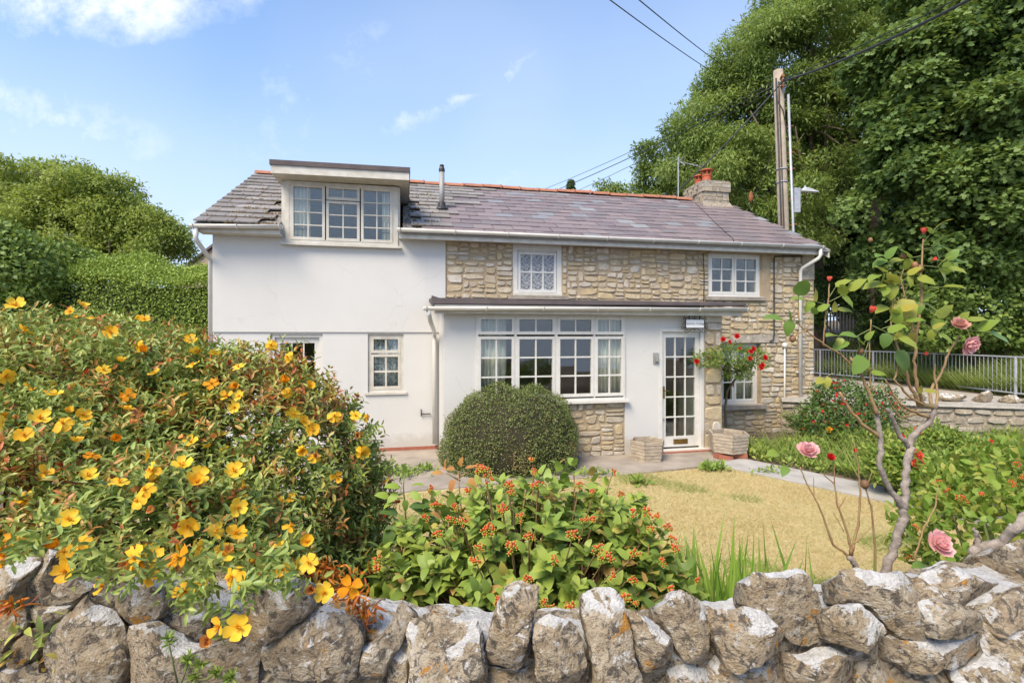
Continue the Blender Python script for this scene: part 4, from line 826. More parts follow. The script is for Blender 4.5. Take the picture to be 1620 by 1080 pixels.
for k in range(34):
    p = P(1262 + k * 5.2, 541, 20.5 - k * .03); o = link('pale', me, PAL); o.location = p - org
for z in (.3, 1.0): MB().box(P(1258, 541, 20.5)[0] - org[0], P(1442, 541, 19.4)[0] - org[0], .03, .08, z, z + .05).build('rail', M['darkfence'], PAL)
GW = thing('garden_wall', 'low lichened stone wall between the flower bed and the lane', 'wall', (WA[0], WA[1], 0), math.atan2(WD[1], WD[0]))
GW.scale = (1, 1, 1.13)
core = MB().box(-2.6, 7, .03, .42, -.1, .60).build('core', M['rubble'], GW); q = random.Random(21); z = .0; ns = 0; gs = []
for h in (.15, .13, .16, .12):
    x = -2.6
    while x < 5:
        w = q.uniform(.16, .48); vs, fs = stone_geo((x, x + w, z, z + h), .03, q, .035, .010); gs.append((vs, fs, (w * h) * (5 if -1 < x < 3 else 1), core)); x += w
    z += h
place_stones(gs, None, M['stone2'], 130)
MB().prism([(-2.6, -.03, .57), (7, -.03, .57), (7, -.02, .64), (-2.6, -.01, .63)], (0, .5, .03)).build('mortar_cap', plain('cap_mortar', (.40, .37, .33), (.28, .26, .23), .95, 6, .8, bscale=40), GW)
# ================================================================== boulder-like stones
def boulder(outline, thick, seed, amp=.10, rings=9, nseg=44):
    """closed stone: an outline (x, z) in the wall face swept to a rounded, chipped body of the given thickness (y)"""
    pts = np.array(outline, float); c = pts.mean(0)
    seg = np.roll(pts, -1, 0) - pts; ln = np.hypot(*seg.T); cum = np.concatenate([[0], np.cumsum(ln)]); t = np.linspace(0, cum[-1], nseg, endpoint=False)
    o = np.array([pts[np.searchsorted(cum, v, 'right') - 1] + seg[np.searchsorted(cum, v, 'right') - 1] * ((v - cum[np.searchsorted(cum, v, 'right') - 1]) / max(ln[np.searchsorted(cum, v, 'right') - 1], 1e-6)) for v in t])
    o = .8 * o + .1 * (np.roll(o, 1, 0) + np.roll(o, -1, 0)); sz = np.sqrt(np.ptp(o[:, 0]) * np.ptp(o[:, 1]))
    prof = [(.0, -.5), (.38, -.5), (.68, -.49), (.87, -.46), (.96, -.40), (1.0, -.30), (.97, -.1), (.90, .15), (.74, .36), (.42, .48), (.0, .5)]
    V, Fq = [], []; r = random.Random(seed); off = Vector((r.uniform(0, 90), r.uniform(0, 90), r.uniform(0, 90))); tx, tz = r.uniform(-.18, .18), r.uniform(.0, .28)
    for k, (f, y) in enumerate(prof):
        for q in o:
            p = Vector((c[0] + (q[0] - c[0]) * f, y * thick, c[1] + (q[1] - c[1]) * f))
            p.z -= max(0, y + .30) * thick * .55
            if y < -.2: p.y += ((p.x - c[0]) * tx + (p.z - c[1]) * tz)
            n3 = mnoise.noise_vector(p * (2.2 / sz) + off) * sz * amp + mnoise.noise_vector(p * (6 / sz) + off) * sz * amp * .5 + mnoise.noise_vector(p * (17 / sz) + off) * sz * amp * .22
            V.append(p + (n3 if f > 0 else Vector((0, n3.y, 0)) * .3))
    for _ in range(7):                                          # broken faces: planes that slice the swollen side away
        nv = Vector((r.uniform(-.75, .75), -1, r.uniform(-.6, .9))).normalized(); lim = max((v - Vector((c[0], 0, c[1]))).dot(nv) for v in V) * r.uniform(.74, .93)
        V = [v - nv * max(0, (v - Vector((c[0], 0, c[1]))).dot(nv) - lim) * .88 for v in V]
    m = len(prof)
    for k in range(m - 1):
        for i in range(nseg): Fq.append((k*nseg+i, k*nseg+(i+1) % nseg, (k+1)*nseg+(i+1) % nseg, (k+1)*nseg+i))
    me = bpy.data.meshes.new('stone'); cc = Vector((c[0], 0, c[1])); me.from_pydata([tuple(v - cc) for v in V], [], Fq)
    import bmesh; bm = bmesh.new(); bm.from_mesh(me); bmesh.ops.remove_doubles(bm, verts=bm.verts, dist=sz * .002); bmesh.ops.recalc_face_normals(bm, faces=bm.faces); bm.to_mesh(me); bm.free()
    me.update(); return me, cc
for k, (px, py, w, h) in enumerate(((1502, 632, .55, .16), (1545, 630, .36, .22), (1575, 636, .30, .16), (1606, 634, .42, .20), (1455, 630, .4, .14))):
    p = P(px, py, 9.4); n = 9; q = random.Random(k + 70)
    me, cc = boulder([(w / 2 * math.cos(a) * q.uniform(.8, 1.1), h / 2 * math.sin(a) * q.uniform(.8, 1.1)) for a in np.arange(n) * 2 * math.pi / n], .3, 70 + k, .10, nseg=24)
    o = link('loose_stone', me, None, M['lichen']); lp = np.array([px - 810, 0]) ; xw = p[0]; yw = WA[1] + (xw - WA[0]) / WD[0] * WD[1] + .22
    o.location = (xw, yw, .735 + h * .42); tag(o, ('flat pale stone lying along the top of the low garden wall', 'big pitted block sitting on the low garden wall', 'small dark lump of stone between two blocks on the garden wall', 'slanted white stone on the garden wall by the railing post', 'low stone on the garden wall behind the rose stems')[k], 'stone', 'loose stones on the garden wall')
# ================================================================== dry stone wall in the foreground
FY = 1.30
FW = thing('dry_stone_wall', 'rough lichened limestone wall with upright cope stones edging the garden', 'wall', (0, FY, 0))
Z5 = lambda a: [(x / 4.908, 860 + y / 4.908) for x, y in a]
ZA = lambda a: [(x / 3.176, 740 + y / 3.176) for x, y in a]
Z4 = lambda a: [(400 + x / 4.909, 860 + y / 4.909) for x, y in a]
ZD = lambda a: [(760 + x / 3, 720 + y / 3) for x, y in a]
ZE = lambda a: [(1140 + x / 3.375, 780 + y / 3.375) for x, y in a]
ST = [  # outline, offset back into the wall, thickness
 (Z5([(-60,250),(60,160),(180,110),(290,115),(270,170),(200,260),(165,380),(120,430),(-60,440)]), .02, .26),
 (Z5([(165,420),(210,270),(290,140),(330,30),(440,60),(455,140),(460,270),(440,350),(430,465),(250,475)]), .05, .26),
 (Z5([(435,350),(470,250),(640,250),(740,320),(660,400),(560,460),(438,472)]), .03, .22),
 (Z5([(210,520),(330,480),(470,482),(560,475),(540,540),(450,600),(380,690),(320,650),(240,645)]), .03, .2),
 (Z5([(-80,480),(190,475),(205,540),(235,610),(220,660),(110,760),(90,930),(-80,950)]), .02, .24),
 (Z5([(112,765),(230,662),(290,660),(360,710),(300,800),(270,880),(180,940),(120,970),(90,930)]), .01, .22),
 (Z5([(640,420),(700,470),(820,560),(920,690),(1000,780),(1030,900),(1020,970),(950,1100),(800,1075),(500,1055),(330,1010),(290,930),(280,830),(380,720),(470,640),(560,520)]), -.02, .3),
 (Z5([(680,410),(770,370),(890,380),(912,480),(830,517),(750,490)]), .04, .2),
 (Z5([(920,420),(960,300),(1080,250),(1178,260),(1260,320),(1320,430),(1260,560),(1110,600),(1030,600),(960,520),(915,500)]), .02, .26),
 (Z5([(855,545),(925,515),(1030,615),(1110,605),(1178,590),(1180,700),(1110,860),(1030,900),(1000,780),(930,690),(870,610)]), .05, .2),
 (Z5([(-60,1000),(110,980),(280,905),(300,990),(480,1055),(480,1180),(-60,1180)]), .0, .26),
 (ZA([(780,770),(880,690),(1040,720),(1060,790),(985,885),(900,830),(840,800)]), .04, .2),
 (ZA([(670,800),(800,785),(985,890),(1120,885),(1250,825),(1300,880),(1300,1140),(740,1140),(680,1010),(660,900)]), -.01, .3),
 (Z4([(-10,400),(60,330),(170,275),(270,250),(390,300),(462,430),(430,520),(260,640),(150,722),(0,670),(-70,560),(-80,450)]), .0, .28),
 (Z4([(80,770),(280,640),(540,500),(640,515),(780,580),(835,640),(860,745),(840,860),(850,1000),(770,1020),(650,960),(400,985),(150,965),(78,880)]), .0, .28),
 (Z4([(850,760),(900,752),(980,700),(1090,600),(1150,490),(1180,445),(1272,520),(1240,600),(1150,750),(1070,900),(1040,1000),(940,1005),(850,1000),(830,880)]), .02, .24),
 (Z4([(690,520),(900,480),(1130,505),(1090,620),(990,690),(930,740),(870,680),(780,590)]), .2, .16),
 (Z4([(1075,935),(1110,830),(1205,710),(1222,760),(1220,920),(1228,1150),(1040,1150),(1060,970)]), .03, .24),
 ([(648,985),(690,980),(755,983),(764,1000),(766,1050),(764,1095),(650,1095),(647,1030)], .0, .3),
 (Z4([(0,985),(150,977),(400,997),(640,977),(760,1032),(1030,1015),(1040,1150),(-20,1150)]), .02, .26),
 (ZD([(110,640),(180,620),(272,640),(265,720),(240,800),(210,900),(190,1000),(140,1006),(20,960),(30,890),(80,720)]), .0, .24),
 (ZD([(255,800),(330,760),(420,790),(480,840),(497,960),(480,1065),(350,1070),(268,1015),(245,890)]), -.02, .26),
 (ZD([(483,650),(540,625),(630,640),(690,710),(710,830),(765,1110),(540,1110),(510,900),(490,750)]), .0, .26),
 (ZD([(716,790),(760,765),(830,800),(890,850),(922,960),(880,1015),(765,1035),(738,930)]), -.01, .24),
 (ZD([(832,720),(900,690),(910,650),(950,630),(1060,710),(1090,800),(1088,960),(1060,992),(950,940),(900,830),(840,790)]), .0, .24),
 ([(1122,970),(1140,964),(1190,962),(1217,973),(1238,1002),(1226,1032),(1170,1045),(1152,1048),(1133,1015)], -.02, .26),
 (ZE([(138,470),(200,433),(320,423),(450,426),(492,460),(502,520),(547,650),(572,780),(480,832),(370,775),(290,680),(180,612),(140,580)]), .01, .26),
 (ZE([(553,650),(630,600),(740,588),(800,640),(862,700),(872,750),(750,832),(610,802),(558,730)]), -.02, .24),
 (ZE([(652,440),(740,403),(860,428),(1000,403),(1032,470),(1037,600),(1032,765),(950,772),(870,722),(780,600),(662,580)]), .01, .24),
 (ZE([(1032,430),(1240,392),(1400,450),(1535,520),(1500,580),(1350,625),(1200,560),(1040,550)]), .06, .26),
 (ZE([(1038,580),(1190,548),(1300,600),(1385,640),(1372,725),(1250,755),(1100,745),(1038,685)]), -.02, .28),
 (ZE([(1515,300),(1620,250),(1740,280),(1740,480),(1580,485),(1525,420)]), .16, .3),
 (ZE([(1385,620),(1530,535),(1640,480),(1760,490),(1760,650),(1450,695),(1390,720)]), .03, .26),
 (ZE([(330,855),(480,835),(600,830),(720,880),(722,985),(560,1060),(340,1060)]), .01, .24), (ZE([(725,900),(860,890),(920,960),(960,1080),(700,1080)]), .02, .22),
 (ZE([(880,765),(1040,725),(1100,765),(1250,765),(1385,745),(1400,850),(1200,905),(1000,935),(880,890)]), .0, .26),
 (ZE([(1392,725),(1620,660),(1760,660),(1760,1080),(1260,1080),(1205,915),(1400,860)]), .0, .28), (ZE([(1000,945),(1200,912),(1260,1080),(970,1080)]), .02, .24),
 (ZE([(-60,860),(40,912),(290,885),(335,960),(330,1100),(-60,1100)]), .02, .26),
 (ZD([(-10,985),(180,1022),(245,1005),(265,1120),(0,1120)]), .03, .24), (ZD([(885,1025),(960,960),(1090,1000),(1120,1120),(885,1120)]), .03, .24),
 (ZD([(1010,985),(1095,975),(1160,1000),(1160,1110),(1060,1110)]), .05, .2), (ZD([(205,900),(245,880),(262,1010),(215,1005)]), .06, .18),
]
cnt = 0
def wallstone(poly, back, th, seed):
    Yq = FY + back; q = [((x - 810) / FPX * Yq, CH + (HZ - y) / FPX * Yq) for x, y in poly]
    cx_, cy_ = np.mean([p[0] for p in q]), np.mean([p[1] for p in q]); q = [(cx_ + (a - cx_) * 1.045, cy_ + (b - cy_) * 1.04) for a, b in q]
    me, cc = boulder(q, th * .8, seed, .07, nseg=60); o = link('stone', me, FW, M['lichen']); o.location = (cc[0], th * .22 + back, cc[2]); return o
for k, (poly, back, th) in enumerate(ST): wallstone(poly, back, th, 100 + k)
q = random.Random(77)
def rect_stone(x0, x1, z0, z1, k, back=0.0):
    n = 10; c = ((x0 + x1) / 2, (z0 + z1) / 2)
    pl = [(c[0] + (x1 - x0) / 2 * max(-1, min(1, 1.25 * math.cos(a))) * q.uniform(.86, 1.04), c[1] + (z1 - z0) / 2 * max(-1, min(1, 1.25 * math.sin(a))) * q.uniform(.86, 1.04)) for a in np.arange(n) * 2 * math.pi / n]
    me, cc = boulder(pl, .26, 300 + k, .09, nseg=28); o = link('stone', me, FW, M['lichen']); o.location = (cc[0], .08 + back, cc[2])
k = 0
for z0, h in ((.05, .24), (.29, .2), (.49, .26), (.75, .26)):     # courses below the frame
    x = -3.4
    while x < 3.4: w = q.uniform(.22, .5); rect_stone(x, x + w, z0, z0 + h * q.uniform(.95, 1.05), k); x += w; k += 1
for sgn in (-1, 1):                                              # the wall runs on beyond both sides of the frame
    x = 1.36
    while x < 3.4: w = q.uniform(.13, .26); a, b = sorted((sgn * x, sgn * (x + w))); rect_stone(a, b, 1.0, 1.0 + q.uniform(.2, .34), k, .03); x += w; k += 1
MB((0, FY, 0)).box(-3.4, 3.4, FY + .06, FY + .33, 0, 1.02).build('core', M['rubble'], FW)
# rough mortar bedding between the stones, its top following the cope
cp_ = np.array([(-400, 960), (0, 925), (60, 950), (120, 930), (200, 965), (300, 960), (400, 1010), (470, 1020), (560, 1015), (640, 1030), (700, 1030), (770, 1045), (840, 1040), (900, 1040), (960, 1045), (1030, 1035), (1090, 1045), (1140, 1030), (1220, 1025), (1290, 1020), (1340, 1000), (1400, 1000), (1450, 975), (1530, 970), (1620, 955), (2000, 960)], float)
cxs = np.arange(-1.5, 1.5, .012); V = []; nj = 26
for x in cxs:
    zt = CH + (HZ - np.interp(810 + x / FY * FPX, cp_[:, 0], cp_[:, 1])) / FPX * FY
    for j in range(nj): zz = .85 + (zt - .85) * j / (nj - 5) if j < nj - 4 else zt; yy = FY + .035 if j < nj - 4 else FY + .035 + .05 * (j - nj + 5); nv = mnoise.noise_vector(Vector((x, zz, yy)) * 28) * .016 + mnoise.noise_vector(Vector((x, zz, yy)) * 9) * .02; V.append((x, yy + nv.y - FY, zz + nv.z * .6))
ii = np.arange(len(cxs) * nj).reshape(len(cxs), nj); link('mortar_bedding', mesh_np('mortar_bedding', np.array(V), np.stack([ii[:-1, :-1], ii[1:, :-1], ii[1:, 1:], ii[:-1, 1:]], -1).reshape(-1, 4)), FW, M['lichen'])
for x in np.arange(-3.3, 3.3, .28): rect_stone(x, x + .3, .76, .96 + q.uniform(0, .05), k, .2); k += 1
# ================================================================== small things by the door
sgx, sgz = Hp(1096, 512, PS - .06)
SG = thing('hanging_sign', 'white house name sign in black scroll ironwork under the porch gutter', 'sign', house_to_world(sgx, PS - .12, sgz), HANG)
hw_, hh_ = .175, .078
MB().box(-hw_ + .012, hw_ - .012, -.008, .008, -hh_ + .012, hh_ - .012).build('plate', M['signwhite'], SG)
MB().box(-hw_, -hw_ + .011, -.012, .012, -hh_, hh_).box(hw_ - .011, hw_, -.012, .012, -hh_, hh_).box(-hw_ + .011, hw_ - .011, -.012, .012, -hh_, -hh_ + .011).box(-hw_ + .011, hw_ - .011, -.012, .012, hh_ - .011, hh_).build('frame', M['black'], SG)
for x in (-.10, .09): MB().box(x - .008, x + .008, -.008, .008, hh_, hh_ + .12).build('hanger', M['black'], SG)
def spiral(cx, cz, r0, r1, a0, a1, n=18): return [(cx + (r0 + (r1 - r0) * f) * math.cos(a0 + (a1 - a0) * f), 0, cz + (r0 + (r1 - r0) * f) * math.sin(a0 + (a1 - a0) * f)) for f in np.linspace(0, 1, n)]
for pts in (spiral(-.03, hh_ + .035, .035, .008, -1.4, 5.2), spiral(.03, hh_ + .035, .035, .008, 4.54, -2.1), spiral(-hw_ - .02, hh_ + .0, .03, .008, -.6, 5.4), spiral(hw_ + .02, hh_ + .0, .03, .008, 3.74, -2.3),
            [(-hw_, 0, .045), (-hw_ - .05, 0, -.02), (-hw_ - .07, 0, -.06)] + spiral(-hw_ - .035, -.065, .035, .008, 3.2, 8.6), [(hw_, 0, .045), (hw_ + .05, 0, -.02), (hw_ + .07, 0, -.06)] + spiral(hw_ + .035, -.065, .035, .008, -.06, -5.5),
            [(-.04, 0, -hh_), (-.08, 0, -hh_ - .03), (-.13, 0, -hh_ - .065)] + spiral(-hw_ + .02, -hh_ - .035, .036, .01, 4.9, -.6), [(.04, 0, -hh_), (.08, 0, -hh_ - .03), (.13, 0, -hh_ - .065)] + spiral(hw_ - .02, -hh_ - .035, .036, .01, 4.5, 10.0),
            spiral(-.0, -hh_ - .018, .02, .006, 1.2, 6.5), [(-.10, 0, hh_ + .04), (-.16, 0, hh_ + .01), (-.20, 0, hh_ + .02), (-.19, 0, hh_ + .06)], [(.09, 0, hh_ + .04), (.15, 0, hh_ + .01), (.19, 0, hh_ + .02), (.18, 0, hh_ + .06)]):
    MB().tube(pts, .005, 5).build('scroll', M['black'], SG)
fc = bpy.data.curves.new('lettering', 'FONT'); fc.body = 'Hydrabo Cottage'; fc.size = .050; fc.align_x = 'CENTER'; fc.align_y = 'CENTER'; fc.extrude = .0008; fc.shear = .08
fo = bpy.data.objects.new('lettering', fc); COL.objects.link(fo); dg = bpy.context.evaluated_depsgraph_get(); me = bpy.data.meshes.new_from_object(fo.evaluated_get(dg)); bpy.data.objects.remove(fo)
me.materials.clear(); o = link('lettering', me, SG, M['ink']); o.location = (0, -.0095, 0); o.rotation_euler = (R(90), 0, 0)
def planter(label, c, r, rows, rot, z0):
    T = thing('wooden_planter', label, 'planter', (c[0], c[1], z0), rot, 'hexagonal slatted planters by the front door'); n = 6; sh = .047
    for k in range(rows):
        rr = r * (.90 + .10 * k / (rows - 1))
        for j in range(n):
            a0, a1 = 2 * math.pi * j / n, 2 * math.pi * (j + 1) / n; p0, p1 = np.array([rr * math.cos(a0), rr * math.sin(a0)]), np.array([rr * math.cos(a1), rr * math.sin(a1)])
            if (j + k) % 2: p0, p1 = p0 + (p1 - p0) * .0, p1 + (p1 - p0) * .045
            else: p0 = p0 - (p1 - p0) * .045
            m = (p0 + p1) / 2; nv = m / np.linalg.norm(m) * .014; z = k * (sh + .004)
            MB().prism([(*(p0 + nv), z), (*(p1 + nv), z), (*(p1 - nv), z), (*(p0 - nv), z)], (0, 0, sh)).build('slat', M['wood'], T)
    MB().prism([(r * .84 * math.cos(2 * math.pi * j / n), r * .84 * math.sin(2 * math.pi * j / n), .02) for j in range(n)], (0, 0, rows * sh * .72)).build('compost', M['soil'], T)
c = G(1024, 727); planter('small grey slatted planter standing on the concrete left of the front door', c, .265, 6, R(8), .014)
c = G(1152, 716, .07); planter('larger slatted planter raised on bricks against the porch pier', c, .30, 6, R(20), .105)
for k, (dx, dy, rz, lab) in enumerate(((-.16, -.1, .3, 'brick under the front edge of the raised planter, half buried'), (.12, -.14, -.2, 'orange brick poking out below the raised planter'), (.2, .1, 1.2, 'brick beneath the side of the raised planter'))):
    o = MB().box(-.105, .105, -.05, .05, 0, .07).build('loose_brick', M['brick']); o.location = (c[0] + dx, c[1] + dy, .022 + .005 * k); o.rotation_euler = (R(1), R(-1.5), rz); tag(o, lab, 'brick', 'bricks propping up the planter')
o = MB().box(-.105, .105, -.05, .05, 0, .06).build('loose_brick', M['brick']); c2 = G(1148, 727); o.location = (c2[0], c2[1], .014); o.rotation_euler = (0, 0, -.25); tag(o, 'loose red brick lying at the head of the path', 'brick', 'bricks propping up the planter')
# ================================================================== lawn blades, weeds, bank grass
M['straw'] = leafmat('dry_grass', [(.42, .33, .14), (.56, .45, .23), (.63, .53, .31), (.40, .39, .15), (.20, .28, .07)], .2, .8, .1)
r_ = np.random.default_rng(40); n = 130000
x = r_.uniform(-3.6, 5.6, n); y = 3.5 + 4.0 * r_.uniform(0, 1, n) ** 1.15
keep = (y < 7.0 + .3 * (x - 1.6) + r_.normal(0, .04, n)) & ((x - 3.05) * 1.83 + (y - 7.48) * 1.42 < r_.normal(-.03, .03, n)) & ((x - 3.05) * .3 - (y - 7.48) > -.02)
x, y = x[keep], y[keep]; n = len(x); a = r_.uniform(0, 6.28, n); gp = np.sin(x * 1.7 + 1 + .8 * np.sin(y * 3.1)) * np.sin(y * 2.3 + x) + .35 * np.sin(x * 6.3 + y) * np.sin(y * 7.1); ti = np.clip(r_.normal(.34, .2, n) + .18 * gp + .42 * (gp > .62) * r_.uniform(.3, 1, n) + .3 * ss(4.4, 3.6, y) * r_.uniform(0, 1, n), 0, 1)
d = np.stack([np.cos(a) * .8, np.sin(a) * .8, r_.uniform(.4, 1.1, n)], 1); up = np.stack([np.cos(a + 1.57), np.sin(a + 1.57), np.zeros(n)], 1)
o = scatter_obj('lawn_grass', (BLADE[0][[0, 1, 4]], np.array([(0, 1, 2)])), np.stack([x, y, np.full(n, .008)], 1), frames(d, up, r_.uniform(.02, .06, n) * (1 + .9 * (gp > .7)), .0075), ti, M['straw'], None, (0, 0, 0), 'stuff'); tag(o, 'short parched yellow lawn grass', 'grass')
M['bankgrass'] = leafmat('long_grass', [(.14, .21, .045), (.24, .32, .075), (.40, .44, .15)], .4, .6, .2)
n = 42000; yb = r_.uniform(9, 22, n); xb = 13.1 - .10 * (yb - 13) + r_.uniform(0, 1, n) ** 1.3 * 3.6 + np.clip(13 - yb, 0, 9) * .1; a = r_.uniform(0, 6.28, n)
d = np.stack([np.cos(a) * .55 - .25, np.sin(a) * .55 - .15, np.full(n, .9)], 1); up = np.stack([-np.sin(a), np.cos(a), np.zeros(n)], 1)
o = scatter_obj('bank_grass', BLADE, np.stack([xb, yb, gz(xb, yb)], 1), frames(d, up, r_.uniform(.35, .85, n), .022), r_.uniform(0, 1, n), M['bankgrass'], None, (0, 0, 0), 'stuff'); tag(o, 'long rank grass on the bank behind the railing', 'grass')
# ================================================================== clipped dome bush
M['dome'] = leafmat('small_evergreen_leaf', [(.065, .10, .028), (.12, .16, .042), (.18, .215, .065), (.23, .19, .075), (.26, .13, .07)], .15)
dc = G(806, 757); DB = thing('clipped_dome_bush', 'neat rounded evergreen dome clipped low in front of the wide window', 'bush', (dc[0], dc[1] + .95, 0))
r_ = np.random.default_rng(44); org = np.array([dc[0], dc[1] + .95, 0]); n = 46000
d0 = rdir(n, r_); d0[:, 2] = np.abs(d0[:, 2]) * 1.0 - .12; d0 = nrm(d0); sup = (np.abs(d0[:, 0]) ** 2.6 + np.abs(d0[:, 1]) ** 2.6 + np.abs(d0[:, 2]) ** 2.6) ** (-1 / 2.6)
lmp = 1 + .045 * np.sin(d0[:, 0] * 11) * np.sin(d0[:, 2] * 10 + 1) + .02 * np.sin(d0[:, 1] * 14 + d0[:, 0] * 9) + r_.uniform(-.08, .014, n) + .05 * (r_.uniform(0, 1, n) > .985)
p = org + np.array([0, 0, .10]) + d0 * sup[:, None] * np.array([1.02, .98, 1.09]) * lmp[:, None]; p[:, 2] = np.maximum(p[:, 2], .02)
d = nrm(d0 * .6 + r_.normal(size=(n, 3)) * .8); u = nrm(d0 + r_.normal(size=(n, 3)) * .6); l = r_.uniform(.016, .034, n)
patch = (np.sin(p[:, 0] * 5 + 1) * np.sin(p[:, 2] * 6) * np.sin(p[:, 1] * 4) > .45)
scatter_obj('foliage', FAR, p, frames(d, u, l, l * .6), np.clip(r_.normal(.36, .19, n) + .5 * patch * r_.uniform(0, 1, n), 0, 1), M['dome'], DB, org)
MB(org).lathe([(.93, .0), (.96, .3), (.92, .62), (.72, .92), (.38, 1.04), (.02, 1.07)], tuple(org + (0, 0, .0)), 28).build('shade_core', plain('bush_shade', (.05, .04, .02), (.03, .03, .014), .95, 25, 1), DB, True)  # closed dark body whose colour stands in for shade behind the leaves
# ================================================================== flowers
def petal_set(n, l, w, cup, tilt, ring=0.0, rot=0.0, z=0.0, wav=0.0, seed=0):
    r = random.Random(seed); V, F = [], []
    for k in range(n):
        a = 2 * math.pi * (k + r.uniform(-.08, .08)) / n + rot; b = len(V); tl = tilt + r.uniform(-.15, .15); ll = l * r.uniform(.88, 1.1)
        for (f, ww) in ((0, .14), (.35, .75), (.7, 1.0), (.93, .72)):
            for s in (-1, 0, 1):
                y = f * ll; x = s * ww * w / 2; h = cup * f * f * ll + (abs(s) * .12 * w if f > 0 else 0) + (r.uniform(-wav, wav) if f > .5 else 0)
                rr = ring + y * math.cos(tl) - h * math.sin(tl); zz = z + y * math.sin(tl) + h * math.cos(tl)
                V.append((rr * math.cos(a) - x * math.sin(a), rr * math.sin(a) + x * math.cos(a), zz))
        for i in range(3):
            for j in range(2): F.append((b + i*3 + j, b + i*3 + j + 1, b + i*3 + j + 4, b + i*3 + j + 3))
    return V, F
def flower_mesh(name, mats, sets, centre=None):
    me = bpy.data.meshes.new(name); V, F, I = [], [], []
    for mi, (v, f) in enumerate(sets): b = len(V); V += v; F += [tuple(b + i for i in q) for q in f]; I += [0] * len(f)
    if centre:
        m = MB(); r = random.Random(1)
        for k in range(22): a = r.uniform(0, 6.28); t = r.uniform(.2, .95); m.tube([(0, 0, 0), (centre * t * math.cos(a), centre * t * math.sin(a), centre * r.uniform(.9, 1.3))], centre * .07, 3)
        m.lathe([(centre * .3, 0), (centre * .28, centre * .4), (centre * .05, centre * .6)], (0, 0, 0), 7)
        b = len(V); V += m.v; F += [tuple(b + i for i in q) for q in m.f]; I += [1] * len(m.f)
    me.from_pydata(V, [], F)
    for m_ in mats: me.materials.append(m_)
    me.polygons.foreach_set('material_index', I); me.polygons.foreach_set('use_smooth', [True] * len(F)); me.update(); return me
def petalmat(name, c, c2, trans=.3):
    m, t, p, o = newmat(name); co = objco(t); k = ramp(t, noi(t, co, 60, 3), [(.35, c), (.7, c2)]); setin(t, p, 'Base Color', k); p.inputs['Roughness'].default_value = .6; p.inputs['Specular IOR Level'].default_value = .2
    tr = t.nodes.new('ShaderNodeBsdfTranslucent'); t.links.new(k, tr.inputs[0]); mx = t.nodes.new('ShaderNodeMixShader'); mx.inputs[0].default_value = trans
    t.links.new(p.outputs[0], mx.inputs[1]); t.links.new(tr.outputs[0], mx.inputs[2]); t.links.new(mx.outputs[0], o.inputs[0]); return m
Mye, Mor, Mfa = petalmat('golden_petal', (.80, .40, .012), (.84, .52, .05)), petalmat('orange_stamen', (.82, .40, .02), (.74, .30, .015)), petalmat('faded_petal', (.72, .40, .12), (.70, .26, .07))
Mpy, Mdo = petalmat('lemon_petal', (.84, .58, .06), (.82, .50, .03)), petalmat('deep_golden_petal', (.78, .32, .008), (.74, .26, .01)); Mru = petalmat('rust_petal', (.46, .10, .02), (.33, .07, .02)); Mpk = petalmat('pink_petal', (.80, .40, .41), (.82, .53, .51)); Mre = petalmat('red_petal', (.62, .02, .025), (.72, .05, .04)); Msa = petalmat('coral_petal', (.78, .10, .07), (.80, .18, .12)); Mpp = petalmat('faded_pink_petal', (.76, .42, .36), (.70, .36, .26))
golden = [flower_mesh('flower', (m_, Mor), [petal_set(n_, .029, .025, c_, t_, .002, 0, 0, w_, s_)], .011) for m_, n_, c_, t_, w_, s_ in ((Mye, 5, .25, .12, .003, 1), (Mye, 5, .45, .35, .002, 2), (Mpy, 5, .15, -.1, .004, 3), (Mdo, 5, .6, .7, .002, 4), (Mpy, 5, .3, .25, .003, 21), (Mdo, 4, .2, -.3, .006, 22), (Mye, 5, -.2, -.2, .006, 23), (Mye, 3, .3, .2, .005, 24))]
fadedm = [flower_mesh('faded_flower', (Mfa, Mru), [petal_set(5, .024, .018, .5, .8, .002, 0, 0, .004, 9)], .009)]
ruststar = [flower_mesh('seed_head', (Mru, Mru), [petal_set(5, .014, .007, .2, -.2, .003, 0, 0, .001, 11), petal_set(3, .016, .012, .4, 1.2, .0, .5, 0, 0, 12)])]
def rose_mesh(name, mat, rad, n=26, open_=1.0, seed=1):
    sets = []; r = random.Random(seed)
    for k in range(5): f = k / 4; sets.append(petal_set(6 if k < 3 else 4, rad * (1.0 - .45 * f), rad * (.85 - .35 * f), .35 + .3 * f, (.15 + 1.05 * f) * open_ + (1 - open_) * 1.25, rad * .04, k * .55, rad * .05 * k, rad * .05, seed * 10 + k))
    return flower_mesh(name, (mat,), sets)
def put(name, me, parent, p, nrm_, org, scale=1.0, spin=None):
    o = link(name, me, parent); z = Vector(nrm_).normalized(); qn = z.to_track_quat('Z', 'Y')
    o.matrix_basis = Matrix.Translation(Vector(p) - Vector(org)) @ qn.to_matrix().to_4x4() @ Matrix.Rotation(random.uniform(0, 6.28) if spin is None else spin, 4, 'Z') @ Matrix.Scale(scale, 4); return o
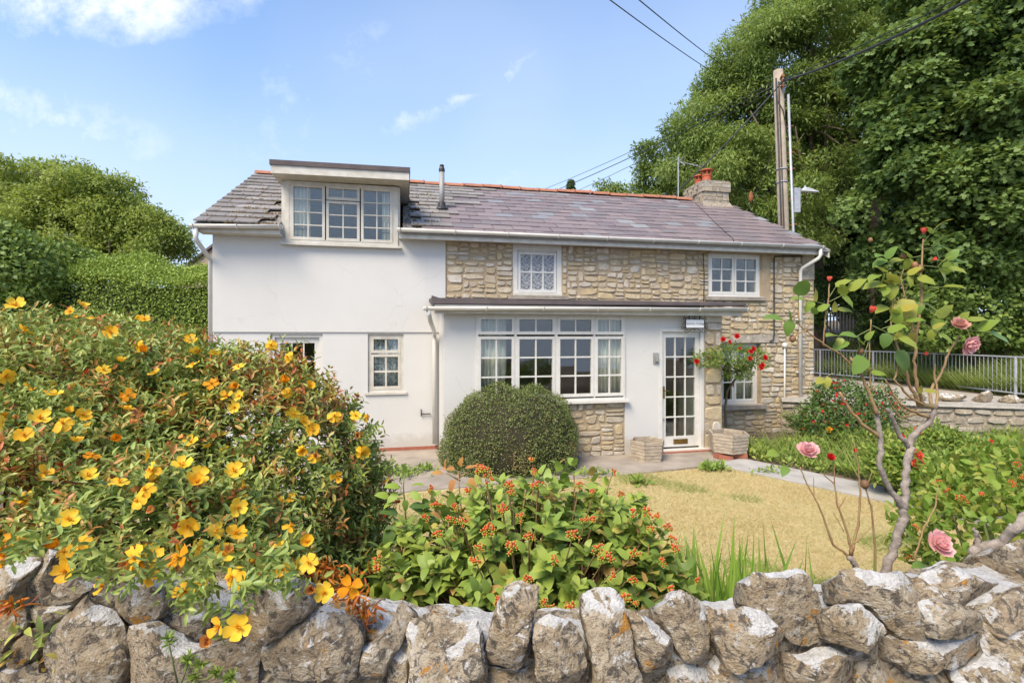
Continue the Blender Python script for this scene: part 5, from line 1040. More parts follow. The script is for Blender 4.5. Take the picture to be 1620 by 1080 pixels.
# ---- sprigs: opposite leaf pairs along short shoots that leave the bush surface
def sprigs(p, nn, r, pairs=6, length=.17, leaf=.042, aspect=.36, upb=.55, spread=.5):
    m = len(p); d = nrm(nn * .8 + r.normal(size=(m, 3)) * spread + np.array([0, 0, upb])); L_ = length * r.uniform(.6, 1.25, m); tint = r.uniform(0, 1, m)
    base = p - d * (L_ * .75)[:, None]; side = nrm(np.cross(d, r.normal(size=(m, 3)))); side2 = np.cross(d, side)
    P_, D_, U_, S_, T_ = [], [], [], [], []
    for k in range(pairs):
        f = (k + .6) / pairs; q = base + d * (L_ * f)[:, None] - np.array([0, 0, .10]) * (f * f * L_)[:, None]
        for s in (-1, 1):
            sd = (side if k % 2 else side2) * s
            P_.append(q); D_.append(nrm(sd * .85 + d * (.25 + .45 * f) + r.normal(size=(m, 3)) * .18)); U_.append(nrm(d + np.array([0, 0, .5]) + r.normal(size=(m, 3)) * .25)); S_.append(leaf * r.uniform(.7, 1.2, m) * (1 - .35 * f)); T_.append(np.clip(tint * .5 + r.uniform(0, .5, m) + .12 * (f - .5), 0, 1))
    P_, D_, U_, S_, T_ = (np.concatenate(v) for v in (P_, D_, U_, S_, T_)); tips = p - np.array([0, 0, .10]) * L_[:, None]
    return P_, frames(D_, U_, S_, S_ * aspect), T_, base, tips, d
M['hyp'] = leafmat('st_johns_wort_leaf', [(.125, .195, .045), (.21, .285, .06), (.31, .37, .09), (.39, .41, .095), (.46, .26, .07), (.48, .14, .04)], .22, .42, .4)
HYP = Ell([((-1.35, 2.6, 1.05), (.72, .6, .86)), ((-2.45, 2.75, .88), (1.75, 1.1, 1.20)), ((-1.25, 1.78, 1.05), (.55, .50, .50)), ((-1.95, 1.95, 1.05), (.75, .62, .68)), ((-1.42, 2.75, .80), (.62, .62, .70)), ((-.80, 1.62, 1.06), (.26, .24, .24)), ((-1.62, 2.5, .95), (.7, .7, .86))])
ho = np.array([-1.9, 2.5, float(gz(-1.9, 2.5))]); HB = thing('golden_flowering_bush', 'huge sprawling bush covered in golden five petalled flowers, spilling over the stone wall', 'bush', ho)
r_ = np.random.default_rng(51); p, nn = HYP.surf(20000, r_, -.75, .05, (.80, 1.02)); ok = (nn[:, 1] < .35) & (p[:, 0] > -3.6) & ((p[:, 1] > 1.62) | (p[:, 2] > 1.10)) & (p[:, 1] > 1.17); p, nn = p[ok], nn[ok]
lp, lf, lt, lb_, tips, dd = sprigs(p, nn, r_, 6, .19, .054, .34)
edge = (np.sin(lp[:, 0] * 4.1) * np.sin(lp[:, 2] * 5.3 + lp[:, 1] * 2) > .35) & (lp[:, 2] > 1.25); rs_ = np.repeat(r_.uniform(0, 1, len(p))[None], 12, 0).ravel(); lt = np.clip(lt * .60 + edge * r_.uniform(.0, .5, len(lt)) + .45 * (rs_ > .76), 0, 1)
scatter_obj('foliage', LEAF, lp, lf, lt, M['hyp'], HB, ho, single=300)
mb = MB(ho); 
for i in range(0, len(p), 6): mb.tube([lb_[i], (lb_[i] + tips[i]) / 2, tips[i]], [.0035, .0028, .0018], 4, False)
for i in range(0, len(p), 60): s0 = ho + np.array([r_.uniform(-.9, .9), r_.uniform(-.3, .3), 0]); mb.tube([s0, (s0 + lb_[i]) / 2 + rdir(1, r_)[0] * .08, lb_[i]], [.012, .008, .004], 5, False)
mb.build('stems', M['twig'], HB, True)
fl = [(x / 3.376, 440 + y / 3.376) for x, y in [(85,147),(380,180),(440,145),(490,215),(770,220),(590,290),(650,255),(1020,330),(1045,385),(775,395),(735,360),(650,445),(550,490),(900,450),(1030,465),(830,510),(1145,410),(1275,475),(1130,565),(1230,585),(1360,675),(1280,630),(25,525),(130,280),(295,625),(680,625),(675,700),(700,780),(625,865),(490,950),(235,1040),(470,1055),(800,945),(810,1025),(950,855),(1020,875),(970,1000),(1060,1060),(1250,1030),(410,875),(130,840),(25,860),(15,765),(215,750),(335,775),(440,730),(1210,630),(1255,690),(1150,850)]]
fl += [(x / 3.176, 740 + y / 3.176) for x, y in [(600,75),(765,20),(990,70),(690,170),(730,110),(1190,200),(770,215),(45,370),(135,370),(290,390),(325,420),(400,380),(330,520),(640,490),(720,500),(750,440),(745,540),(680,450),(1080,320),(1180,330),(1140,420),(1170,550),(1110,440),(985,400),(1030,590),(930,620),(1100,800),(1050,870),(1200,800),(900,450),(520,590),(350,260),(945,290)]]
fl += [(380 + x / 2.843, 700 + y / 2.843) for x, y in [(280,35),(335,60),(550,45),(435,150),(225,375),(175,470),(300,445),(310,540),(325,660),(380,675),(205,580),(495,650)]]
fl += [(420 + x / 4.5, 500 + y / 4.5) for x, y in [(40,205),(160,290),(160,545),(235,545),(315,500),(270,750),(490,710),(330,805),(640,710),(720,715),(650,850),(690,970),(260,950),(350,1000),(200,690),(110,470)]]
def bushpoint(E, px, py, out):
    p, n_ = E.ray(px, py); v = nrm((np.array([0, 0, CH]) - p)[None])[0]; 
    if p[1] - out < 1.12: out = p[1] - 1.12
    return p + v * out, nrm((n_ * .7 + v * .35 + np.array([0, 0, .15]) + rng.normal(size=3) * .5)[None])[0]
for i, (px, py) in enumerate(fl):
    if py > 880: Yf = 1.16 if py > 950 else 1.26; p_ = P(px, py, Yf); n_ = nrm(np.array([[rng.normal(0, .3), -1, .5]]))[0]
    else: p_, n_ = bushpoint(HYP, px, py, .10)
    f_ = i % 7 == 6; put('faded_flower' if f_ else 'flower', fadedm[0] if f_ else golden[random.choice((0, 0, 1, 2, 3, 4, 4, 5, 6, 6, 7))], HB, p_, n_, ho, random.uniform(.8, 1.1) * (1.0 if p_[1] < 2.2 else 1.1))
ii_ = r_.choice(len(tips), 420, replace=False)
for i in ii_[:290]: put('seed_head', ruststar[0], HB, tips[i] + dd[i] * .02, dd[i] + rng.normal(size=3) * .5, ho, random.uniform(.9, 1.8))
low_ = np.where(tips[:, 1] < 2.25)[0]; jj_ = np.concatenate([r_.choice(len(tips), 200, replace=False), r_.choice(low_, 70, replace=False)])
for i in jj_: put('flower', golden[random.randrange(8)], HB, tips[i] + dd[i] * .03, dd[i] + rng.normal(size=3) * .5, ho, random.uniform(.5, .9))
budm = MB().lathe([(.001, -.01), (.006, -.004), (.0075, .003), (.004, .01), (.001, .014)], (0, 0, 0), 6).mesh('bud', True); budm.materials.append(Mye)
for i in r_.choice(len(tips), 160, replace=False): put('bud', budm, HB, tips[i] + dd[i] * .02, dd[i] + rng.normal(size=3) * .3, ho, random.uniform(.8, 1.4))
for i in ii_[290:400]: put('faded_flower', fadedm[0], HB, tips[i] + dd[i] * .02, dd[i] + rng.normal(size=3) * .4, ho, random.uniform(.7, 1.1))
# trailing shoots of the same bush over the face of the wall
lead = []
for a_, b_ in (((300, 900), (345, 990)), ((240, 880), (200, 925)), ((170, 870), (120, 905)), ((380, 900), (400, 950)), ((120, 850), (180, 925)), ((330, 880), (300, 960)), ((440, 880), (430, 925)), ((60, 850), (20, 880)), ((270, 890), (265, 940)), ((410, 880), (470, 930))):
    for f in np.linspace(.1, 1, 7): lead.append(P(a_[0] + (b_[0] - a_[0]) * f + rng.normal(0, 6), a_[1] + (b_[1] - a_[1]) * f, 1.30 - .12 * f))
lead = np.array(lead); a2 = sprigs(lead, np.tile([[0, -.5, -.2]], (len(lead), 1)), r_, 5, .10, .036, upb=-.2)
scatter_obj('trailing_foliage', LEAF, a2[0], a2[1], a2[2] * .55, M['hyp'], HB, ho)
# drift of withered orange flowers lodged at the bush foot and in the wall
n = 420; c_ = np.array([P(500 + r_.normal(0, 34), 890 + abs(r_.normal(0, 30)), 1.62) for _ in range(300)] + [P(545 + r_.normal(0, 9) + k * .45, 925 + k * .6, 1.36) for k in range(90)] + [P(20 + r_.normal(0, 8), 957 + r_.normal(0, 3), 1.22) for _ in range(30)])
o = scatter_obj('withered_flowers', LEAF, c_, frames(rdir(n, r_) + np.array([0, 0, -.5]), rdir(n, r_), r_.uniform(.02, .05, n), .008), r_.uniform(0, 1, n), leafmat('withered_orange', [(.34, .07, .015), (.52, .15, .02), (.62, .26, .03)], .25), None, (0, 0, 0), 'stuff'); tag(o, 'withered orange flower litter heaped behind the wall stones', 'dead flowers')
# ================================================================== berry bush (tutsan)
M['tut'] = leafmat('tutsan_leaf', [(.11, .185, .04), (.19, .28, .055), (.27, .36, .065), (.36, .43, .085), (.44, .36, .09), (.46, .20, .075)], .3, .45, .35)
TUT = Ell([((.10, 2.02, .98), (.60, .36, .40)), ((-.30, 2.0, .86), (.36, .3, .34)), ((.42, 1.95, .86), (.30, .28, .34)), ((.05, 1.85, .85), (.55, .25, .32))])
to = np.array([.08, 2.05, float(gz(.08, 2.05))]); TB = thing('berry_bush', 'leafy low shrub full of red and yellow berry clusters behind the wall', 'bush', to)
r_ = np.random.default_rng(61); p, nn = TUT.surf(1050, r_, -.45, .08, (.5, 1.05)); ok = p[:, 1] > 1.62; p, nn = p[ok], nn[ok]
lp, lf, lt, lb_, tips, dd = sprigs(p, nn, r_, 4, .16, .078, .58, .7, .35); ok = lp[:, 1] > 1.60; lp, lf, lt = lp[ok], lf[ok], lt[ok]; lt = np.where(r_.uniform(0, 1, len(lt)) < .06, lt * .3 + .7, lt * .72)
scatter_obj('foliage', OVATE, lp, lf, lt, M['tut'], TB, to, single=300)
mb = MB(to)
for i in range(0, len(p), 2): s0 = to + np.array([r_.uniform(-.25, .25), r_.uniform(-.1, .1), 0]); mb.tube([s0, (s0 * .4 + lb_[i] * .6), lb_[i], tips[i]], [.006, .005, .004, .003], 5, False)
Mberry = plain('red_berry', (.42, .035, .02), (.55, .10, .02), .3, 40); Mcal = leafmat('calyx', [(.45, .42, .06), (.55, .45, .08)], .3)
def cluster(seed):
    r = random.Random(seed); m = MB(); mi = []; n = r.randrange(9, 15)
    for k in range(n):
        a = r.uniform(0, 6.28); q = r.uniform(.004, .03); c = (q * math.cos(a), q * math.sin(a), .012 + .018 * (1 - q / .03) + r.uniform(-.005, .005)); b = len(m.f)
        m.lathe([(.0012, -.0055), (.0045, -.003), (.0055, .001), (.004, .005), (.001, .0072)], c, 6); mi += [0] * (len(m.f) - b); b = len(m.f)
        for j in range(4): w = j * 1.57 + a; m.add([(c[0], c[1], c[2] - .005), (c[0] + .009 * math.cos(w - .35), c[1] + .009 * math.sin(w - .35), c[2] - .0055), (c[0] + .013 * math.cos(w), c[1] + .013 * math.sin(w), c[2] - .003), (c[0] + .009 * math.cos(w + .35), c[1] + .009 * math.sin(w + .35), c[2] - .0055)], [(0, 1, 2, 3)])
        m.tube([(0, 0, -.02), (c[0], c[1], c[2] - .006)], .0012, 3, False); mi += [1] * (len(m.f) - b)
    me = m.mesh('berry_cluster', True); me.materials.append(Mberry); me.materials.append(Mcal); me.polygons.foreach_set('material_index', mi); return me
clus = [cluster(k) for k in range(6)]
bl = [(760 + x / 3, 720 + y / 3) for x, y in [(250,25),(255,80),(20,80),(130,150),(150,185),(105,255),(190,300),(40,360),(230,385),(150,440),(215,590),(345,500),(470,150),(535,190),(540,320),(560,450),(600,490),(735,475),(625,85),(660,190),(780,275),(835,290),(720,280),(810,360),(885,345),(910,405),(860,510),(720,590),(1040,610),(910,650),(300,710),(340,740),(430,710),(690,680),(740,700),(80,690),(620,570),(920,455),(270,150),(500,320),(440,390)]]
bl += [(580 + x / 6, 740 + y / 6) for x, y in [(600,200),(1060,20),(1140,110),(980,230),(1350,200),(660,380),(1280,390),(900,530),(1150,590),(690,640),(1070,760),(1370,760),(1030,910),(120,880),(130,960),(560,490),(830,390),(800,510)]]
for px, py in bl:
    p_, n_ = TUT.ray(px, py); v = nrm((np.array([0, 0, CH]) - p_)[None])[0]; p_ = p_ + v * min(.07, max(0, p_[1] - 1.60)); put('berry_cluster', random.choice(clus), TB, p_, n_ * .4 + v * .5 + np.array([0, 0, .6]), to, random.uniform(.55, .85)); s0 = to + np.array([(p_[0] - to[0]) * .4, 0, .1]); mb.tube([s0, (s0 + p_) / 2 + (0, .05, .05), p_ - n_ * .02], [.005, .004, .002], 4, False)
mb.build('stems', M['cane'], TB, True)
# pale shoot and coppery shoot standing out of it
def leafy_shoot(name, label, base, pts, leaves, mat, lm, cat='plant', thick=.005, tpl=OVATE, group=None, aspect=.6):
    T = thing(name, label, cat, base, group=group); mb = MB(base)
    for line in pts: mb.tube(line, [thick * (1 - .6 * k / max(1, len(line) - 1)) for k in range(len(line))], 6)
    mb.build('stem', mat, T, True)
    pos = np.array([l[0] for l in leaves]); d = np.array([l[1] for l in leaves], float); s = np.array([l[2] for l in leaves]); ti = np.array([l[3] for l in leaves]); m = len(pos)
    scatter_obj('foliage', tpl, pos, frames(d, np.tile([[0, -.45, 1.]], (m, 1)) + rng.normal(size=(m, 3)) * .25, s, s * aspect), ti, lm, T, base, single=len(pos)); return T
M['pale'] = leafmat('young_leaf', [(.06, .12, .03), (.22, .34, .05), (.30, .40, .06)], .35); M['copper'] = leafmat('coppery_leaf', [(.42, .20, .06), (.50, .26, .08), (.34, .12, .05)], .3)
b0 = np.array([-.42, 2.25, float(gz(-.42, 2.25))]); lv = []; st_ = [P(655, 900, 2.2), P(642, 820, 2.15), P(638, 770, 2.1), P(640, 748, 2.1)]
for px, py, dx, dz, s, t_ in ((640,752,0,1,.06,.95),(632,770,-1,.2,.065,.9),(650,768,1,.25,.065,.9),(630,780,-.7,-.5,.06,.7),(650,778,.8,-.4,.06,.8),(615,785,-1,.3,.06,.9),(622,792,-.8,-.5,.05,.9),(640,790,.2,-1,.05,.4),(648,800,1,.1,.08,.1),(630,812,-.9,.25,.08,.0),(622,830,-.3,-1,.10,.0),(650,835,.9,.1,.07,.1),(660,850,.8,-.4,.07,.5),(640,840,-.6,-.5,.08,.05),(665,800,1,.3,.07,.1),(655,870,-.6,-.6,.08,.1),(670,880,.8,.1,.08,.1)): lv.append((P(px, py, 2.12), (dx, -.4, dz), s, t_))
leafy_shoot('pale_shoot', 'upright shoot with lime green tip leaves beside the berry bush', b0, [[b0] + st_], lv, M['greenstem'], M['pale'])
b0 = np.array([-.16, 2.3, float(gz(-.16, 2.3))]); lv = [(P(px, py, 2.25), (dx, -.3, dz), s, t_) for px, py, dx, dz, s, t_ in ((705,742,.0,1,.05,.2),(720,742,-1,.2,.06,.6),(735,740,1,.2,.06,.3),(745,755,.3,-1,.07,.5),(718,758,-.3,-1,.06,.7),(700,748,-1,.1,.05,.4),(742,742,.8,.5,.05,.8),(728,738,.2,1,.05,.1))]
leafy_shoot('coppery_shoot', 'shoot with coppery orange leaves in front of the dome bush', b0, [[b0, P(735, 850, 2.3), P(728, 790, 2.27), P(725, 745, 2.25)], [P(728, 760, 2.26), P(706, 748, 2.25)], [P(726, 755, 2.26), P(742, 745, 2.25)]], lv, M['cane'], M['copper'])
# sword-leaved clump
M['sword'] = leafmat('sword_leaf', [(.16, .30, .04), (.22, .36, .05), (.30, .42, .08)], .4, .45, .3)
CR = thing('sword_leaf_clump', 'clump of tall bright green sword shaped leaves behind the wall', 'plant', (.75, 2.15, float(gz(.75, 2.15)))); co_ = np.array(CR.location); r_ = np.random.default_rng(71); n = 270
px = np.concatenate([r_.normal(1140, 55, 234), r_.normal(1210, 40, 24), r_.normal(1300, 14, 12)]); bx_ = (px - 810) / FPX * 2.1; by = 2.1 + r_.uniform(-.2, .25, n); bz = gz(bx_, by)
d = np.stack([r_.normal(0, .22, n), r_.normal(-.05, .15, n), np.ones(n)], 1); u = np.stack([r_.normal(0, .5, n), -np.ones(n), np.zeros(n)], 1)
top = .40 + .30 * r_.uniform(0, 1, n) ** 1.4; top[246:] = np.where(np.arange(24) % 4 == 0, .70, .45)
scatter_obj('blade', BLADE, np.stack([bx_, by, bz], 1), frames(d, u, top, r_.uniform(.022, .042, n)), r_.uniform(0, 1, n), M['sword'], CR, co_, single=n, single_name='blade')
# ================================================================== roses
M['rosel'] = leafmat('rose_leaf', [(.09, .17, .04), (.16, .27, .05), (.25, .33, .05), (.36, .35, .06), (.42, .33, .06)], .4, .4, .4)
rose_pink = rose_mesh('flower', Mpk, .038, seed=2); rose_fade = rose_mesh('flower', Mpp, .034, seed=3); rose_bud = rose_mesh('bud', Msa, .020, open_=.2, seed=4); rose_red = rose_mesh('flower', Mre, .030, seed=5); rose_coral = rose_mesh('flower', Msa, .045, seed=6); rose_yel = rose_mesh('flower', Mye, .035, seed=7)
hip = MB().lathe([(.002, -.011), (.008, -.006), (.010, .001), (.007, .008), (.004, .011)], (0, 0, 0), 8).mesh('hip', True); hip.materials.append(plain('rose_hip', (.26, .12, .05), (.16, .09, .04), .6, 20))
def rose(name, label, base, stems, nodes, flowers, Yd):
    """stems: polylines of (px, py, dY, radius); nodes: leaf groups (px, py, dY, direction, size, count, tint)"""
    T = thing(name, label, 'rose bush', base)
    for k, (kind, line) in enumerate(stems):
        pts = [P(px, py, Yd + dy) for px, py, dy, _ in line]; out, rad = [], []
        for i in range(len(pts) - 1):
            for f in np.linspace(0, 1, 5, endpoint=False): out.append(pts[i] * (1 - f) + pts[i+1] * f + rng.normal(size=3) * line[i][3] * .22); rad.append((line[i][3] * (1 - f) + line[i+1][3] * f) * rng.uniform(.9, 1.12))
        out.append(pts[-1]); rad.append(line[-1][3]); rad = [v * .84 for v in rad]; MB(base).tube(out, rad, 9 if rad[0] > .008 else 6).build('trunk' if rad[0] > .012 else 'cane', M['rosebark' if kind == 'b' else 'cane'], T, True)
    pos, d, s, ti, up = [], [], [], [], []
    mb = MB(base)
    for px, py, dy, ang, size, cnt, tint in nodes:
        p0 = P(px, py, Yd + dy); ax_ = np.array([math.cos(R(ang)), rng.uniform(-.5, .2), math.sin(R(ang))]); ax_ /= np.linalg.norm(ax_); sd = np.cross(ax_, [0, 1, .3]); ln = size * (1.0 + .5 * (cnt // 2)); mb.tube([p0, p0 + ax_ * ln], [.0016, .001], 4, False)
        for j in range(cnt):
            f = 1.0 if j == 0 else 1 - .38 * ((j + 1) // 2); q = p0 + ax_ * ln * f; dd_ = ax_ if j == 0 else ax_ * .35 + sd * (1 if j % 2 else -1)
            pos.append(q); d.append(dd_ + rng.normal(size=3) * .18 + np.array([0, -.15, -.2])); s.append(size * 1.22 * rng.uniform(.85, 1.15) * (1 if j == 0 else .88)); ti.append(np.clip(tint + rng.normal(0, .12), 0, 1)); up.append((rng.normal(0, .35), -.55, 1))
    if pos: mb.build('leaf_stalks', M['greenstem'], T); scatter_obj('foliage', OVATE, np.array(pos), frames(np.array(d), np.array(up, float), np.array(s), np.array(s) * .72), np.array(ti), M['rosel'], T, base, single=len(pos))
    for px, py, dy, nm, me, v, sc_ in flowers: put(nm, me, T, P(px, py, Yd + dy), v, base, sc_)
    return T
Yr = 1.78
def gb(px, Y): x = (px - 810) / FPX * Y; return np.array([x, Y, float(gz(x, Y))])
base = gb(1392, Yr)
q = CH - base[2]; by = HZ + q / Yr * FPX     # pixel row of the soil under the rose
stems = [('b', [(1388, by, 0, .019), (1400, 905, 0, .017), (1418, 860, 0, .016), (1427, 825, 0, .0165), (1429, 802, 0, .017)]),
 ('b', [(1428, 803, 0, .013), (1409, 775, -.02, .011), (1391, 738, -.03, .011), (1393, 700, -.03, .010), (1388, 650, -.04, .009)]),
 ('b', [(1429, 803, 0, .014), (1434, 760, .01, .014), (1439, 715, .02, .015), (1442, 692, .02, .012), (1470, 668, .03, .0115), (1482, 640, .03, .009)]),
 ('b', [(1438, 708, .02, .010), (1418, 680, .0, .009), (1410, 655, -.02, .008), (1404, 645, -.02, .006)]),
 ('c', [(1391, 690, -.03, .008), (1365, 672, -.05, .007), (1345, 650, -.06, .006), (1328, 620, -.07, .005)]), ('c', [(1388, 655, -.04, .008), (1375, 620, -.05, .006), (1360, 590, -.05, .005), (1345, 565, -.05, .0045)]),
 ('c', [(1362, 592, -.05, .004), (1330, 560, -.06, .0035), (1290, 535, -.07, .003), (1266, 515, -.08, .0028), (1263, 490, -.08, .002)]), ('c', [(1330, 560, -.06, .0035), (1302, 545, -.05, .003), (1305, 510, -.06, .003), (1311, 470, -.07, .0028), (1312, 448, -.07, .002)]),
 ('c', [(1275, 522, -.08, .003), (1262, 528, -.08, .002), (1254, 535, -.08, .002)]), ('c', [(1275, 524, -.08, .0025), (1283, 505, -.08, .002)]),
 ('c', [(1480, 645, .03, .008), (1462, 640, .02, .008), (1450, 610, .0, .0075), (1447, 570, -.01, .006), (1450, 530, -.02, .0055), (1458, 480, -.03, .005), (1457, 430, -.03, .004), (1461, 378, -.03, .003)]),
 ('c', [(1455, 640, .02, .008), (1440, 610, .01, .006), (1428, 570, .0, .005), (1410, 520, -.02, .0035), (1412, 470, -.03, .003), (1408, 430, -.03, .003), (1379, 500, -.04, .002)][:6]),
 ('c', [(1478, 655, .03, .008), (1470, 620, .05, .006), (1490, 590, .06, .005), (1500, 560, .06, .004), (1518, 530, .05, .003)]), ('c', [(1470, 660, .03, .007), (1445, 650, .0, .006), (1425, 640, -.02, .005), (1412, 620, -.03, .004), (1400, 600, -.05, .003)]),
 ('c', [(1480, 650, .03, .006), (1483, 620, .04, .005), (1478, 590, .05, .004), (1480, 575, .05, .002)]), ('c', [(1462, 640, .02, .006), (1440, 630, -.01, .005), (1415, 600, -.03, .004), (1425, 570, -.03, .003)]),
 ('c', [(1475, 660, .03, .006), (1450, 655, .03, .005), (1425, 660, .03, .004), (1410, 640, .03, .003), (1395, 610, .02, .002)]), ('c', [(1448, 560, -.01, .004), (1440, 500, -.02, .0035), (1432, 470, -.03, .003), (1425, 440, -.03, .0025), (1430, 425, -.03, .002)]),
 ('c', [(1450, 530, -.02, .0035), (1436, 500, .0, .003), (1420, 470, .02, .002)]), ('c', [(1458, 640, .02, .005), (1435, 655, .05, .004), (1420, 640, .06, .003), (1408, 618, .07, .002)]), ('c', [(1379, 620, -.05, .004), (1375, 580, -.06, .003), (1376, 540, -.07, .0025), (1378, 505, -.07, .002)])]
nd = [(1263, 492, -.08, 100, .052, 1, .15), (1268, 508, -.08, 175, .05, 3, .3), (1275, 505, -.08, 30, .035, 2, .4), (1311, 478, -.07, 30, .048, 3, .55), (1309, 482, -.07, 165, .048, 3, .45), (1305, 498, -.06, 20, .035, 2, .5), (1312, 470, -.07, 60, .04, 1, .5),
      (1412, 420, -.03, 150, .045, 3, .3), (1410, 425, -.03, 200, .05, 3, .45), (1415, 430, -.03, -20, .045, 3, .55), (1420, 440, -.03, 210, .042, 3, .6), (1458, 395, -.03, 10, .055, 3, .2), (1457, 405, -.03, 190, .045, 3, .35), (1458, 420, -.03, -10, .05, 3, .45), (1459, 385, -.03, 60, .04, 2, .5), (1480, 412, -.03, 0, .052, 3, .4),
      (1440, 440, -.03, 250, .075, 1, .6), (1432, 450, -.03, 180, .055, 3, .6), (1440, 470, -.03, -20, .045, 3, .45), (1436, 478, -.02, 190, .048, 3, .75), (1462, 455, -.03, 0, .05, 1, .55), (1378, 520, -.07, 210, .055, 3, .25), (1380, 515, -.07, -30, .055, 3, .35), (1376, 535, -.07, 250, .065, 1, .3), (1395, 520, -.05, 20, .05, 3, .4), (1405, 530, -.05, -60, .06, 1, .25), (1400, 510, -.05, 40, .04, 2, .6),
      (1460, 510, -.02, -40, .04, 3, .6), (1455, 520, -.02, 200, .035, 2, .8), (1495, 520, .05, 20, .055, 3, .5), (1500, 515, .05, 150, .055, 3, .4), (1520, 520, .05, -10, .06, 2, .3), (1345, 540, -.05, 160, .04, 2, .6), (1350, 600, -.05, 20, .04, 2, .7), (1318, 590, -.06, 200, .035, 2, .8), (1355, 555, -.05, 60, .03, 2, .4), (1440, 625, .0, 20, .03, 2, .7)]
fls = [(1528, 543, .0, 'flower', rose_pink, (.3, -1, -.4), 1.0), (1517, 516, .02, 'flower', rose_fade, (-.2, -.6, .7), .9), (1378, 495, -.08, 'bud', rose_bud, (.1, -.4, 1), 1.1), (1461, 370, -.04, 'bud', rose_bud, (0, -.2, 1), 1.0), (1474, 411, -.04, 'bud', rose_bud, (.6, -.7, .2), .7), (1312, 445, -.08, 'bud', rose_bud, (0, -.1, 1), .8), (1460, 560, .05, 'bud', rose_bud, (.5, -.8, .2), .7),
       (1254, 536, -.08, 'hip', hip, (0, 0, 1), 1.1), (1447, 420, -.03, 'hip', hip, (0, 0, 1), 1.2), (1455, 425, -.03, 'hip', hip, (0, 0, 1), 1.2), (1430, 405, -.03, 'hip', hip, (0, 0, 1), 1.0), (1362, 555, -.05, 'hip', hip, (0, 0, 1), 1.0), (1377, 380, -.03, 'hip', hip, (0, 0, 1), .8)]
rose('tall_rose_bush', 'gnarled leggy rose with yellowing leaves and a drooping pale pink bloom', base, stems, nd, fls, Yr)
Y2 = 1.9; base = gb(1352, Y2); by = HZ + (CH - base[2]) / Y2 * FPX
rose('bare_rose_bush', 'thin almost leafless rose with one ragged pink bloom beside the path', base,
 [('b', [(1352, by, 0, .016), (1354, 895, 0, .014), (1344, 878, 0, .013)]), ('c', [(1344, 880, 0, .007), (1318, 862, 0, .005), (1302, 815, 0, .004), (1288, 785, 0, .0035), (1274, 760, 0, .003), (1266, 738, 0, .002)]), ('c', [(1347, 878, 0, .008), (1342, 845, 0, .005), (1325, 800, 0, .004), (1320, 765, 0, .0035), (1300, 748, 0, .002)]),
  ('c', [(1347, 875, 0, .006), (1358, 830, 0, .005), (1361, 780, 0, .004), (1358, 740, 0, .003), (1352, 700, 0, .002)]), ('c', [(1320, 765, 0, .003), (1320, 735, 0, .002), (1312, 712, 0, .0015)]), ('c', [(1350, 860, 0, .004), (1375, 838, 0, .002), (1380, 830, 0, .0015)]), ('c', [(1327, 805, 0, .003), (1338, 785, 0, .0015)]), ('c', [(1288, 785, 0, .002), (1287, 755, 0, .0015)]), ('c', [(1335, 840, 0, .002), (1318, 810, 0, .0015)]),
  ('c', [(1388, by, .05, .006), (1385, 870, .05, .005), (1378, 800, .05, .004), (1370, 775, .05, .003), (1380, 745, .05, .002)]), ('c', [(1371, 778, .05, .003), (1367, 768, .05, .002)])],
 [(1248, 722, 0, 160, .05, 1, .1), (1255, 730, 0, 200, .04, 1, .15)], [(1277, 715, -.02, 'flower', rose_pink, (-.1, -.6, .8), 1.05), (1368, 766, .05, 'hip', hip, (0, 0, 1), 1.6), (1312, 724, 0, 'bud', rose_mesh('bud', Mre, .022, open_=.6, seed=8), (0, -.8, .5), .9)], Y2)
Y3 = 1.62; base = gb(1548, Y3); by = HZ + (CH - base[2]) / Y3 * FPX
rose('low_rose_bush', 'thick grey rose branch bending over the wall with a full pink bloom', base,
 [('b', [(1530, by, .1, .02), (1534, 900, .08, .019), (1541, 870, .05, .018), (1552, 862, .05, .019), (1585, 858, .03, .017), (1606, 838, .0, .017), (1640, 790, .0, .014), (1665, 740, -.02, .009), (1675, 690, -.03, .005), (1672, 650, -.03, .002)]), ('c', [(1645, 782, 0, .006), (1690, 765, .03, .004), (1725, 730, .05, .002)]), ('c', [(1662, 745, -.02, .005), (1640, 705, -.04, .003), (1634, 680, -.05, .0015)]), ('b', [(1550, 864, .05, .012), (1545, 845, .05, .009), (1542, 835, .05, .004)]), ('c', [(1560, by, .2, .006), (1455, 900, .2, .006), (1447, 880, .2, .0045), (1460, 840, .2, .004), (1480, 800, .2, .003), (1484, 770, .2, .002)][1:])],
 [(1672, 660, -.03, 80, .05, 3, .4), (1725, 732, .05, 40, .05, 3, .3), (1668, 700, -.03, 10, .05, 3, .5), (1690, 764, .03, 60, .045, 3, .4), (1515, 880, .05, -20, .055, 2, .1), (1500, 895, .1, 10, .05, 2, .1), (1485, 895, .1, 170, .05, 2, .15)], [(1481, 860, -.0, 'flower', rose_pink, (.1, -.85, .5), 1.15)], Y3)
